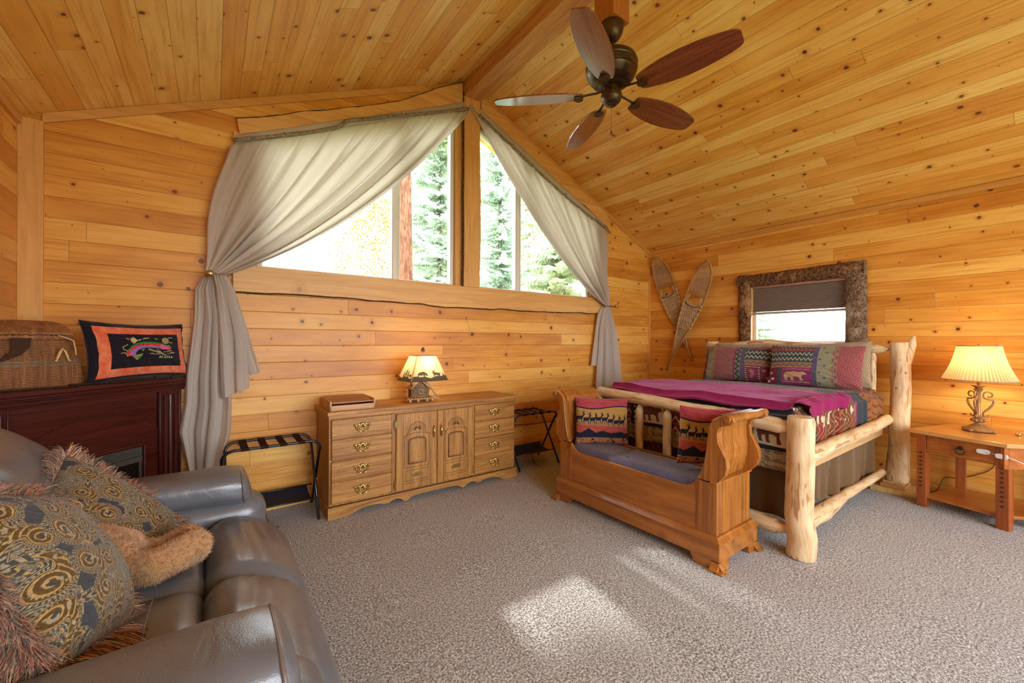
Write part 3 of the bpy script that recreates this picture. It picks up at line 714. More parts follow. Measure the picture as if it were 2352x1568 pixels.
def lid(x, y): return .268 + .085 * min(1, max(0, (y + .07) / .11)) ** .7 * max(0, 1 - (abs(x) / .175) ** 4) ** .6
for k in range(-26, 27):
    pts = []
    for j in range(9):
        t = j / 8; y = -.062 + .125 * t; x = k * .0085 + (.05 * t if k < 0 else -.05 * t) * 1.2
        if abs(x) < .152: pts.append((x, y, lid(x, y)))
    if len(pts) > 1: b.tube(pts, .0050, 5)
rim = [(.157 * math.copysign(abs(math.cos(a)) ** .75, math.cos(a)), .073 * math.sin(a) * (1 if math.sin(a) < 0 else .8) + .01, .270 + (.03 * math.sin(a) if math.sin(a) > 0 else 0) + .004 * math.sin(a * 40)) for a in [2 * PI * k / 120 for k in range(121)]]
b.tube(rim, .007, 6, cap=False); b.tube([(p[0] * 1.02, p[1] * 1.02, p[2] - .009) for p in rim], .006, 6, cap=False)
b.build('lid', m_wick, bk, smooth=2)
m_leaD = plain('dark leather', (.055, .024, .012), .8, .15)
b = MB(); b.prism([(-.085, .262), (-.015, .262), (-.022, .215), (-.05, .178), (-.10, .15), (-.16, .13), (-.16, .142), (-.11, .165), (-.085, .20)], -.092, -.086); b.build('leather_flap', m_leaD, bk, bev=.001)
m_toggle = plain('pale wood toggles', (.62, .42, .16), .5)
for s in (-1, 1):
    b = MB(); b.tube([(.095, -.094, .21), (.095 + s * .010, -.098, .19), (.095 + s * .018, -.098, .165), (.095 + s * .021, -.096, .150), (.095 + s * .028, -.096, .140)], [.004, .009, .009, .005, .010], 8, flat=.6); b.build('wooden_fish', m_toggle, bk, smooth=2)
b = MB(); b.tube([(.08, -.05, .285), (.11, -.06, .268), (.145, -.068, .25), (.15, -.074, .21), (.152, -.08, .17)], [.006] * 5, 6, flat=.6); b.build('strap_cord', m_toggle, bk, smooth=2)
b = MB(); b.tube([(-.20, -.115, .006), (-.1, -.135, .004), (.0, -.125, .005), (.09, -.13, .004), (.16, -.10, .004)], [.012, .014, .013, .012, .01], 8, flat=.35); b.build('shoulder_strap', m_leaD, bk, smooth=2)

# ================================================================ cushions
def pillow(name, w, h, t, mat, parent=None, pat=None, nu=160, nv=120, pinch=.05, seed=1, puff=.55, wr=.006, back_col=None):
    """stuffed cushion in the local xz plane, front = -y ; pat(U,V)->rgb with U,V in 0..1 (V up)"""
    U, V = np.meshgrid(np.linspace(0, 1, nu), np.linspace(0, 1, nv)); a = 2 * U - 1; c = 2 * V - 1
    k = 1 - pinch * (1 - c ** 2) ** 1; k2 = 1 - pinch * 1.2 * (1 - a ** 2)
    X = w / 2 * a * k; Z = h / 2 * c * k2
    q = np.clip((1 - np.abs(a) ** 2.6), 0, 1) ** puff * np.clip((1 - np.abs(c) ** 2.6), 0, 1) ** puff
    edge = np.clip(1 - q, 0, 1)
    wrk = wr * (vnoise(a * 7 + 9 * c, c * 6, seed) - .5) * np.clip(q * 4, 0, 1) + wr * 1.2 * edge ** 2 * np.sin(a * 17 + seed) * np.sin(c * 13) * np.clip(q * 8, 0, 1)
    F = np.stack([X, -t / 2 * q + wrk, Z], -1); B = np.stack([X, t / 2 * q + wrk, Z], -1)
    C = pat(U, V) if pat else None
    return np_grid(name, F, mat, parent, C, back=B)
def rgb(*a): return np.array(srgb(*a))
def paint(C, m, col, k=1.):
    C[m] = C[m] * (1 - k) + np.array(col) * k; return C
def fish_pat(U, V):
    C = np.zeros(U.shape + (3,)); C[:] = rgb(22, 14, 26)
    C += (.004 * vnoise(U * 90, V * 60, 3))[..., None]
    mo = (U > .055) & (U < .955) & (V > .055) & (V < .91); mi = (U > .145) & (U < .875) & (V > .185) & (V < .785)
    n = vnoise(U * 22, V * 14, 5, 4)[..., None]; oc = rgb(214, 74, 30) * (1 - n) + rgb(240, 150, 110) * n
    C[mo & ~mi] = oc[mo & ~mi]
    # picture space of the fish: x 0..1 across 270..390 px crop, y up
    X = (U - .285) / (.50); Y = (V - .30) / (.42)
    back = [(-.02, .40), (.02, .50), (.10, .66), (.22, .78), (.38, .83), (.55, .82), (.72, .76), (.88, .66), (.965, .60)]
    low = [(.965, .50), (.86, .46), (.74, .47), (.66, .53), (.52, .54), (.38, .56), (.28, .53), (.20, .44), (.15, .32), (.16, .22)]
    tl = [(.12, .16), (.02, .24), (-.03, .32)]
    f = in_poly(X, Y, back + low + tl)
    s = .03 * X
    mid = np.interp(X, [-.03, .02, .10, .22, .38, .55, .72, .88, .97], [.36, .44, .56, .66, .70, .70, .66, .58, .55])
    top = np.interp(X, [-.03, .02, .10, .22, .38, .55, .72, .88, .97], [.40, .50, .66, .78, .83, .82, .76, .66, .60])
    g = rgb(30, 130, 50); rd = rgb(225, 50, 35); pu = rgb(150, 105, 175); pk = rgb(225, 95, 140)
    C = paint(C, f, pu); C = paint(C, f & (Y > top - .17), rd); C = paint(C, f & (Y > top - .075), g)
    C = paint(C, f & (Y > top - .17) & (vnoise(X * 55, Y * 40, 6, 1) > .78), rgb(30, 30, 25))
    C = paint(C, f & (X > .70) & (Y < top - .06), pk); C = paint(C, f & (X > .86) & (np.abs(Y - .565) < .016), rgb(200, 40, 20))
    C = paint(C, f & (X < .22) & (Y < .42) & (X - .02 < (.42 - Y) * .35), rd * .9)
    C = paint(C, (X - .90) ** 2 + (Y - .635) ** 2 < .00022, rgb(240, 235, 200))
    for P in ([(.14, .24), (.30, .30), (.24, .12), (.17, .02), (.10, .14)], [(.26, .50), (.36, .52), (.30, .40)], [(.60, .50), (.68, .50), (.60, .42)]):
        m = in_poly(X, Y, P); C = paint(C, m, g); C = paint(C, m & (vnoise(X * 40, Y * 40, 2, 1) > .55), rgb(190, 160, 90))
    C = paint(C, in_poly(X, Y, [(.44, .66), (.56, .65), (.50, .60)]), rgb(120, 160, 80))
    gd = rgb(205, 185, 130)
    def seg(x1, y1, x2, y2, w=.006, col=gd):
        nonlocal C
        L2 = (x2 - x1) ** 2 + ((y2 - y1) * .62) ** 2; t = np.clip(((X - x1) * (x2 - x1) + (Y - y1) * (y2 - y1) * .384) / L2, 0, 1)
        C = paint(C, np.hypot(X - x1 - t * (x2 - x1), (Y - y1 - t * (y2 - y1)) * .62) < w, col)
    R = np.hypot(X - .84, (Y - .86) * .62); C = paint(C, (R < .085) & (np.sin(R * 260) > -.2), gd)
    for i in range(14):
        a = i / 14 * 2.2 + 2.1; seg(.22, .88, .22 + .13 * math.cos(a), .88 + .17 * math.sin(a), .005)
    seg(.16, .84, .30, .92, .010)
    for q in (((.02, .98), (.05, .90)), ((.05, .96), (.08, .96)), ((.34, .94), (.44, .98)), ((.60, .99), (.63, .90)), ((.63, .96), (.67, .96)), ((.93, .99), (1.02, 1.0)), ((.94, .78), (1.0, .76)), ((.44, .50), (.72, .30)), ((.43, .47), (.70, .27)), ((.58, .36), (.80, .18)), ((.62, .40), (.84, .16)),
              ((.66, .42), (.69, .34)), ((.75, .34), (.95, .40)), ((.84, .27), (1.02, .30)), ((.50, .27), (.66, .25)), ((-.12, .34), (-.04, .36)), ((-.05, .34), (.0, .22)), ((-.02, .20), (.08, .30)), ((.02, .70), (-.08, .60)), ((-.08, .60), (-.06, .48)), ((-.06, .48), (-.0, .44))): seg(*q[0], *q[1])
    def script(x, y, w, n):      # lettering lives in the name below; small loops for the tiny captions
        for i in range(n): seg(x + w * i / n, y, x + w * (i + .5) / n, y + .03, .004); seg(x + w * (i + .5) / n, y + .03, x + w * (i + 1) / n, y, .004)
    for a in ((.36, .975, .12, 4), (.92, .985, .10, 4), (.93, .76, .08, 3), (.86, .40, .11, 4), (.93, .31, .11, 4), (.44, .275, .08, 3)): script(*a)
    # 'Alaska' as a stroke font
    X0, Y0, k, h_ = .64, .075, .056, .10
    G = {'A': [(0, 0, .5, 1), (.5, 1, .9, 0), (.2, .4, .75, .4)], 'l': [(.2, 0, .45, 1)], 'a': [(.1, .3, .4, .55), (.1, .3, .35, 0), (.35, 0, .6, .5), (.6, .5, .65, 0)], 's': [(.1, 0, .5, .15), (.5, .15, .2, .4), (.2, .4, .55, .55)], 'k': [(.1, 0, .3, 1), (.2, .3, .6, .55), (.2, .3, .6, 0)]}
    for i, ch in enumerate('Alaska'):
        for a in G[ch]: seg(X0 + k * (i + a[0]), Y0 + h_ * a[1], X0 + k * (i + a[2]), Y0 + h_ * a[3], .0055, rgb(215, 215, 140))
    return C
m_cloth = attr_mat('printed cloth', weave=1400.); m_tap = attr_mat('woven tapestry', weave=700., wb=.6)
o = pillow('fish_pillow', .60, .375, .15, m_cloth, None, fish_pat, 520, 330, .085, 4)
o.location = (-.372, 3.515, 1.085 + .185); o.rotation_euler = (-.16, 0, PI / 4 - .05)
tag(o, 'black pillow with orange border and embroidered trout on the mantel', 'pillow')
b = MB(); b.tube([(-.40, .0, .0), (-.2, -.03, 0), (.0, -.035, 0), (.14, -.02, 0)], .009, 8, flat=.6); b.box(.13, .165, -.03, -.012, -.006, .006)
o = b.build('black_strap', m_blk, smooth=30); o.location = (-.33, 3.50, 1.093); o.rotation_euler = (0, 0, PI / 4 - .05); tag(o, 'black strap lying under the trout pillow on the mantel', 'strap')

# paisley tapestry
def paisley(seed):
    r = np.random.RandomState(seed); mot = []
    for i in range(6):
        for j in range(7): mot.append(((i + .5 + r.uniform(-.22, .22)) / 5., (j + .5 + r.uniform(-.22, .22)) / 5. - .1, r.uniform(0, 2 * PI), r.uniform(.058, .085), r.choice([-1, 1])))
    def f(U, V):
        Uw = U + .05 * (vnoise(U * 5, V * 5, seed + 2, 2) - .5); Vw = V + .05 * (vnoise(U * 5, V * 5, seed + 3, 2) - .5)
        D = np.full(U.shape, 9.); A = np.zeros(U.shape); R_ = np.zeros(U.shape)
        for x, y, a, s, sg in mot:
            dx, dy = Uw - x, Vw - y; X = (dx * math.cos(a) + dy * math.sin(a)) / s; Y = sg * (-dx * math.sin(a) + dy * math.cos(a)) / s
            rr = np.hypot(X, Y); th = np.arctan2(Y, X); tw = (th + 1.15 * rr + PI) % (2 * PI) - PI
            d = rr / (.82 + 1.25 * np.exp(-(tw / .55) ** 2)); m = d < D
            A = np.where(m, th, A); D = np.where(m, d, D); R_ = np.where(m, rr, R_)
        char, gold, tan, ochre, grey = rgb(66, 67, 72), rgb(178, 146, 92), rgb(164, 150, 120), rgb(112, 84, 40), rgb(98, 96, 88)
        C = np.zeros(U.shape + (3,)); C[:] = grey
        fil = vnoise(Uw * 26, Vw * 26, seed + 4, 3); ln = np.abs(((fil * 9) % 1) - .5); C = paint(C, ln < .17, tan); C = paint(C, ((fil * 9) % 1 > .86) & (vnoise(U * 90, V * 90, 3, 1) > .5), gold)
        st = vnoise(Uw * 4.2, Vw * 4.2, seed + 9, 2); jag = vnoise(U * 46, V * 46, seed + 1, 2) * .10
        pm = (st + jag > .60) & (D > 1.5); C = paint(C, pm, char); C = paint(C, (np.abs(st + jag - .595) < .012) & (D > 1.5), gold)
        C = paint(C, D < 1.42, grey * .55); C = paint(C, (D < 1.40) & (D > 1.30) & (np.sin(A * 26) > -.1), gold)
        C = paint(C, (D < 1.24) & (D > 1.19), tan); C = paint(C, (D < 1.14) & (D > 1.02) & (np.sin(A * 34) > 0), tan); C = paint(C, (D < .99), ochre * .75)
        C = paint(C, (D < .99) & (D > .93), gold); C = paint(C, (D < .86) & (np.sin(R_ * 17 - A * 1.) > .55), gold); C = paint(C, (D < .84) & (D > .74) & (np.sin(A * 22) > .3), tan)
        C = paint(C, (D < .45) & (vnoise(U * 80, V * 80, 4, 1) > .6), tan); C = paint(C, D < .16, char)
        fine = vnoise(U * 150, V * 150, seed + 6, 1)[..., None]; return C * (.70 + .5 * fine)
    return f
m_fr = attr_mat('thread fringe', rough=.8, weave=300., wb=0., sheen=.3)
def fringe(name, w, h, parent, n=2600, L=.07, seed=1, pinch=.05):
    """short cut threads standing out of the seam all round"""
    r = np.random.RandomState(seed); vs = []; fs = []; cs = []
    pal = [rgb(198, 132, 100), rgb(184, 112, 80), rgb(228, 198, 172), rgb(84, 78, 64), rgb(160, 146, 110), rgb(210, 156, 126)]
    for i in range(n):
        q = r.rand() * 2 * (w + h)
        if q < w: a, c, nx, nz = q / w * 2 - 1, -1, 0, -1
        elif q < w + h: a, c, nx, nz = 1, (q - w) / h * 2 - 1, 1, 0
        elif q < 2 * w + h: a, c, nx, nz = 1 - (q - w - h) / w * 2, 1, 0, 1
        else: a, c, nx, nz = -1, 1 - (q - 2 * w - h) / h * 2, -1, 0
        x = w / 2 * a * (1 - pinch * (1 - c * c)); z = h / 2 * c * (1 - pinch * 1.2 * (1 - a * a))
        yl = r.uniform(-.012, .012); ln = L * r.uniform(.7, 1.2); sp = np.array([nx + r.uniform(-.45, .45) + .25 * math.sin(q * 40), r.uniform(-.75, .75), nz + r.uniform(-.45, .45)]); sp /= np.linalg.norm(sp)
        p0 = np.array([x, yl, z]); p1 = p0 + sp * ln * .55; p2 = p0 + sp * ln + np.array([0, 0, -ln * .35]) + r.uniform(-.006, .006, 3)
        sd = np.cross(sp, r.uniform(-1, 1, 3)); sd /= np.linalg.norm(sd) + 1e-6; wd = sd * .00115
        k = len(vs); vs += [p0 - wd, p0 + wd, p1 - wd, p1 + wd, p2 - wd * .6, p2 + wd * .6]; fs += [(k, k + 1, k + 3, k + 2), (k + 2, k + 3, k + 5, k + 4)]
        col = pal[r.randint(6)] * r.uniform(.75, 1.15); cs += [col] * 6
    me = bpy.data.meshes.new(name); me.from_pydata([tuple(v) for v in vs], [], fs)
    a = me.color_attributes.new('Col', 'FLOAT_COLOR', 'POINT'); a.data.foreach_set('color', np.concatenate([np.array(cs), np.ones((len(cs), 1))], 1).astype(np.float32).ravel())
    o = link(name, me, m_fr, parent); return o
def orient(o, loc, xdir, up):
    """local x along xdir, local z near up, front is -y"""
    x = Vector(xdir).normalized(); z = Vector(up); z = (z - x * z.dot(x)).normalized(); y = z.cross(x)
    o.matrix_world = Matrix.Translation(loc) @ Matrix((x, y, z)).transposed().to_4x4()
def fringed(label, w, h, t, loc, xdir, up, seed, n):
    th = thing('paisley_cushion', label, 'cushion'); orient(th, loc, xdir, up)
    pillow('cover', w, h, t, m_tap, th, paisley(seed), 560, 560, .035, seed, .5, .008)
    fringe('fringe', w, h, th, n, .056, seed, .035); return th
fringed('paisley cushion with rust fringe leaning at the far sofa arm', .52, .44, .20, (-.32, 2.19, .605), (.63, .31, -.71), (.11, .87, .48), 5, 11000)
fringed('big paisley cushion with rust fringe in the sofa corner by the near arm', .46, .46, .23, (-.345, 1.545, .745), (.15, .93, -.33), (-.397, .669, .627), 9, 24000)
# ================================================================ leather loveseat
def leather():
    t = NT('taupe leather', .36, .6, Coat_Weight=.5, Coat_Roughness=.24); v = t.obj()
    n = t.n('ShaderNodeTexVoronoi', Vector=v, Scale=260.); n2 = t.noise(v, 9., 4.); n3 = t.noise(t.V('MULTIPLY', v, (1, .35, 1)), 14., 3., .5, .8)
    t.set('Base Color', t.mix(n2, (.10, .105, .118), (.165, .17, .185)))
    t.set('Roughness', t.M('ADD', .22, t.M('MULTIPLY', n2, .2)))
    b1 = t.n('ShaderNodeBump', Height=n3, Strength=.22, Distance=.014)
    t.set('Normal', t.n('ShaderNodeBump', Height=n, Strength=.28, Distance=.0015, Normal=b1)); return t.m
m_lea = leather(); m_pipe = plain('leather piping', (.15, .12, .105), .4)
sf = thing('leather_loveseat', 'taupe leather reclining loveseat facing the bed', 'sofa', (-.3, 1.83, 0))
def soft(name, x0, x1, y0, y1, z0, z1, rr=.8, seed=0, fn=None, n=26, m=None, parent=None, wr=.004):
    """rounded stuffed block with soft wrinkles; fn(p, q) shifts points, q in -1..1"""
    c = Vector(((x0 + x1) / 2, (y0 + y1) / 2, (z0 + z1) / 2)); h = Vector(((x1 - x0) / 2, (y1 - y0) / 2, (z1 - z0) / 2)); r = min(h) * rr
    mb = MB(); bm = bmesh.new(); bmesh.ops.create_cube(bm, size=2.); 
    bmesh.ops.subdivide_edges(bm, edges=bm.edges, cuts=n, use_grid_fill=True)
    for v in bm.verts:
        q = v.co.copy(); q = Vector([math.sin(t * PI / 2) * .35 + t * .65 for t in q]); P = Vector((q.x * h.x, q.y * h.y, q.z * h.z))
        I = Vector([max(-(h[i] - r), min(h[i] - r, P[i])) for i in range(3)]); d = P - I
        if d.length > 1e-9:
            sharp = max(abs(d.x), abs(d.y), abs(d.z)); P = I + d.normalized() * r * (sharp / r)  if 0 else I + d.normalized() * sharp
        P += c; w = wr * (vn1(P.x * 7 + P.y * 2, P.y * 9 + P.z * 5, seed) - .5) * 2; P += q * w
        if fn: P = fn(P, q)
        v.co = P - Vector((-.3, 1.83, 0))
    me = bpy.data.meshes.new(name); bm.normal_update(); bm.to_mesh(me); bm.free(); me.polygons.foreach_set('use_smooth', [True] * len(me.polygons))
    o = link(name, me, m or m_lea, parent or sf); return o
soft('base', -.90, .20, 1.02, 2.64, .04, .36, .5, 1)
def seatf(p, q):
    cr = .030 * max(0, q.z) * (1 - q.y ** 2); p.z += cr; return p
for k, (y0, y1) in enumerate(((1.215, 1.842), (1.838, 2.45))):
    soft('seat_cushion', -.62, -.018, y0 - .012, y1 + .012, .28, .47, .75, 3 + k, seatf)
    def foot(p, q):
        t = max(0, (p.x - .02) / .33)
        p.z -= .17 * t ** 2.2 * (1 if q.z > 0 else .3)
        p.z += .02 * max(0, q.z) * (1 - q.y ** 2) + .0022 * math.sin(p.x * 120 + 2.5 * math.sin(p.y * 6)) * max(0, q.z) * min(1, max(0, p.x * 7))
        return p
    soft('footrest_pad', -.03, .335, y0 - .018, y1 + .018, .05, .485, .55, 9 + k, foot, 44)
    def bk_(p, q):
        t = (p.z - .42) / .62; p.x -= .20 * t - .06 * math.sin(PI * min(1, max(0, t))) * (1 if q.x > 0 else 0); p.x += .012 * math.sin(p.z * 40 + 3 * math.sin(p.y * 7)) * (q.x > 0) * max(0, t - .4); return p
    soft('back_cushion', -.68, -.38, y0, y1, .42, 1.035, .95, 15 + k, bk_, 32)
def bkf(p, q): p.x -= .14 * (p.z - .3); return p
soft('back_frame', -.86, -.56, 1.04, 2.62, .1, 1.0, .8, 21, bkf)
for k, (yc, sg_) in enumerate(((1.105, -1), (2.555, 1))):
    def armf(p, q): 
        p.z -= .03 * max(0, (p.x + .1)) ** 2 * 3; return p
    soft('arm', -.80, .235, yc - .125, yc + .125, .05, .56, .85, 30 + k, None, 30)
    mb = MB()
    def padg(u, v):
        a = 2 * PI * u; x = -.80 + .965 * (1 - (1 - v) ** 1.7); e = max(0., (x - .125) / .040); m = (1 - min(1, e) ** 2.6) ** .42 if v < 1 else 0.; m0 = min(1, (v / .03) ** .5)
        sg = lambda c, p: math.copysign(abs(c) ** p, c); h = .070 + .012 * math.sin(PI * v) + .006 * math.sin(v * 9)
        y = (.142 + .004 * math.sin(v * 12)) * sg(math.cos(a), .62) * m * m0; z = h * sg(math.sin(a), .72) * m * m0
        if v >= 1: y *= 0.; z *= 0.
        w = .005 * (vn1(x * 12 + u * 5, u * 7, 50 + k) - .5)
        return (x + .3 - .02 * m * math.sin(a) * min(1, max(0, v - .55) / .45) ** 2, yc - 1.83 + y * (1 + w * 5), .598 + z + w - .05 * max(0, x - .02) + .012 * math.sin(PI * v))
    mb.grid(padg, 64, 70, True); pd = mb.build('arm_pad', m_lea, sf, smooth=2)
    b = MB(); b.tube([(.128 + .3 - .009 * math.sin(2 * PI * i / 60), yc - 1.83 + .1445 * math.copysign(abs(math.cos(2 * PI * i / 60)) ** .62, math.cos(2 * PI * i / 60)), .598 + .0775 * math.copysign(abs(math.sin(2 * PI * i / 60)) ** .72, math.sin(2 * PI * i / 60))) for i in range(61)], .0048, 8, cap=False); b.build('piping', m_pipe, pd, smooth=2)
m_thr = plain('pale thread', (.36, .30, .26), .7)
for y0, y1 in ((1.25, 1.81), (1.87, 2.42)):
    b = MB()
    for x in (-.155,):
        n = 46
        for i in range(n):
            ya = y0 + (y1 - y0) * i / n; yb = ya + (y1 - y0) / n * .6; ym = (y0 + y1) / 2
            zz = lambda y: .474 + .035 * (1 - ((y - ym) / .31) ** 2)
            b.tube([(x + .3, ya - 1.83, zz(ya)), (x + .3, yb - 1.83, zz(yb))], .0013, 4)
    b.build('stitching', m_thr, sf)

# teddy bear lying between the cushions
def teddy():
    t = NT('honey plush', .95, .1); v = t.obj(); t.set('Sheen Weight', .5)
    n = t.noise(v, 45., 4., .6); n2 = t.noise(v, 260., 2.)
    t.set('Base Color', t.mix(t.M('MULTIPLY', t.M('ADD', n, t.M('MULTIPLY', n2, .4)), .75), (.33, .145, .045), (.72, .43, .19))); t.bump(t.M('ADD', n, n2), .7, .006); return t.m
m_ted = teddy()
td = thing('teddy_bear', 'honey brown teddy bear lying between the two paisley cushions', 'toy', (-.30, 2.0, .50))
def blob(name, balls, parent, m, vox=.006):
    b = MB()
    for c, r, sc in balls: b.sphere(c, r, 20, sc)
    o = b.build(name, m, parent, smooth=2)
    r_ = o.modifiers.new('r', 'REMESH'); r_.mode = 'VOXEL'; r_.voxel_size = vox; r_.use_smooth_shade = True
    s_ = o.modifiers.new('s', 'SMOOTH'); s_.iterations = 5
    tx = bpy.data.textures.new('plush', 'CLOUDS'); tx.noise_scale = .016
    d_ = o.modifiers.new('d', 'DISPLACE'); d_.texture = tx; d_.strength = .013; d_.mid_level = .5
    return o
def limb(a, b_, r0, r1, n=7): return [(tuple(Vector(a).lerp(Vector(b_), i / n)), r0 + (r1 - r0) * i / n, (1, 1, 1)) for i in range(n + 1)]
balls = limb((-.09, .04, .13), (.03, -.0, .09), .080, .078) + limb((.02, -.04, .05), (.14, -.11, .05), .058, .054) + limb((.14, -.11, .05), (.245, -.02, .055), .052, .060) \
    + limb((.05, .04, .05), (.15, .03, .05), .05, .042) + limb((.15, .03, .05), (.225, .075, .06), .04, .046) + limb((-.05, -.03, .17), (.055, -.055, .115), .043, .040)
bd = blob('body', balls, td, m_ted)
def fur(balls, n, seed, parent):
    r = random.Random(seed); vs = []; fs = []; B = [(Vector(c), R_, Vector(sc)) for c, R_, sc in balls]
    while len(fs) < n:
        c, R_, sc = r.choice(B); d = Vector((r.gauss(0, 1), r.gauss(0, 1), r.gauss(0, 1))).normalized(); p = c + Vector((d.x * sc.x, d.y * sc.y, d.z * sc.z)) * R_
        if any((p - c2).length < R2 * .97 * min(s2) for c2, R2, s2 in B if c2 is not c): continue
        e = (d + Vector((r.uniform(-.8, .8), r.uniform(-.8, .8), r.uniform(-.8, .4)))).normalized(); p -= d * .004; s = e.cross(Vector((r.uniform(-1, 1), r.uniform(-1, 1), r.uniform(-1, 1)))).normalized() * .0009; L = r.uniform(.008, .016); q = p + e * L * .6; t_ = q + (e + s * 500).normalized() * L * .5
        k = len(vs); vs += [tuple(p - s), tuple(p + s), tuple(q + s), tuple(q - s), tuple(t_)]; fs += [(k, k + 1, k + 2, k + 3), (k + 3, k + 2, k + 4)]
    me = bpy.data.meshes.new('fur'); me.from_pydata(vs, [], fs); link('fur', me, m_ted, parent)
fur(balls, 30000, 3, bd)
hd = blob('head', [((-.155, .05, .215), .080, (1, 1, .95)), ((-.19, -.02, .21), .045, (1, 1, .9)), ((-.085, .02, .265), .030, (.8, .6, 1)), ((-.20, .09, .285), .028, (.8, .6, 1))], td, m_ted)
b = MB(); b.sphere((-.070, .004, .267), .018, 12, (.6, .6, 1)); b.build('inner_ear', plain('rust plush', (.30, .09, .04), .9), hd, smooth=2)
b = MB(); b.sphere((-.195, -.064, .22), .011, 10); b.build('nose', m_blk, hd, smooth=2)
for s in (-1, 1): b = MB(); b.sphere((-.17 + s * .03, -.026, .245), .006, 8); b.build('eye', m_blk, hd, smooth=2)

# ================================================================ dresser
m_oak = wood('oak veneer across', (.27, .11, .026), (.66, .335, .085), 0, .42, knots=False, rings=1.1, line=(.20, .075, .022))
m_oakz = wood('oak veneer upright', (.27, .11, .026), (.64, .325, .08), 2, .42, knots=False, rings=1.2, line=(.20, .075, .022))
m_oakd = plain('dark oak recess', (.10, .042, .014), .6)
m_oakc = plain('carved oak', (.13, .055, .025), .5)
m_gold = plain('polished brass', (.78, .58, .24), .2, .5, 1., var=.1, nscale=90)
DX, DY = .707, 3.28
dr = thing('oak_dresser', 'long oak dresser with brass pulls under the big window', 'dresser', (DX, DY, 0))
WD = 1.738
b = MB(); b.box(-.012, WD + .012, -.012, .450, .775, .805); b.box(-.004, WD + .004, -.004, .450, .750, .776); b.build('top', m_oak, dr, bev=.004)
b = MB(); b.box(.004, WD - .004, .018, .445, .09, .751); b.build('carcass', m_oakz, dr, bev=.002)
def plinth():
    z0 = .088; P = [(-.008, 0), (-.008, z0), (WD + .008, z0), (WD + .008, 0), (WD - .10, 0)]
    def half(sign):
        # outer foot, long ogee, small cusp, towards the middle
        pts = [(.13, .0), (.17, .012), (.23, .036), (.30, .046), (.37, .042), (.42, .030), (.455, .028), (.48, .044), (.52, .050), (.555, .040), (.58, .018), (.60, .012), (.62, .020), (.65, .040), (.72, .048)]
        return [(p if sign < 0 else WD - p, q) for p, q in pts]
    P += half(1) + half(-1)[::-1] + [(.10, 0)]
    return P
b = MB(); b.prism(plinth(), -.010, .012); b.box(-.008, .012, .0, .445, 0, .088); b.box(WD - .012, WD + .008, 0, .445, 0, .088); b.build('plinth', m_oak, dr, bev=.002)
def bow_handle(parent, x0, z0, k=1.):
    """ornate bat-wing pull: shell, scrolls and bail"""
    b = MB(); y = 0; x = z = 0; b.at((x0, -.012, z0), (0, 0, 0), (1.32, 1.2, 1.42))
    for i in range(7):
        a = PI * (i + .5) / 7; b.tube([(x, y, z + .0), (x + .020 * k * math.cos(a), y - .006, z + .024 * math.sin(a))], [.002, .0042], 6)
    for s in (-1, 1):
        sc = [(x + s * k * (.018 + .020 * t + .007 * math.cos(9 * t)), y - .003, z + .004 + .012 * math.sin(8 * t)) for t in [i / 12 for i in range(13)]]
        b.tube(sc, .0030, 6); b.sphere((x + s * .044 * k, y - .004, z + .012), .0065, 8); b.sphere((x + s * .036 * k, y - .004, z - .003), .006, 8)
        b.tube([(x + s * .030 * k, y, z - .002), (x + s * .030 * k, y - .012, z - .014), (x + s * .015 * k, y - .016, z - .022), (x, y - .017, z - .024)], .0028, 6)
        b.sphere((x + s * .014 * k, y - .002, z - .008), .006, 8)
    return b.build('pull', m_gold, parent, smooth=2)
ZD = [(.594, .744), (.438, .5925), (.272, .427), (.110, .2705)]
for side, (x0, x1) in enumerate(((.018, .478), (1.262, WD - .018))):
    for z0, z1 in ZD:
        b = MB(); b.box(x0, x1, -.006, .03, z0, z1)
        d_ = b.build('drawer', m_oak, dr, bev=.005, seg=1)
        bow_handle(d_, (.243 if side == 0 else 1.481), (z0 + z1) / 2 + .004)
for x0, x1 in ((.482, .512), (1.245, 1.26)): b = MB(); b.box(x0, x1, .006, .03, .10, .745); b.build('stile', m_oakz, dr)
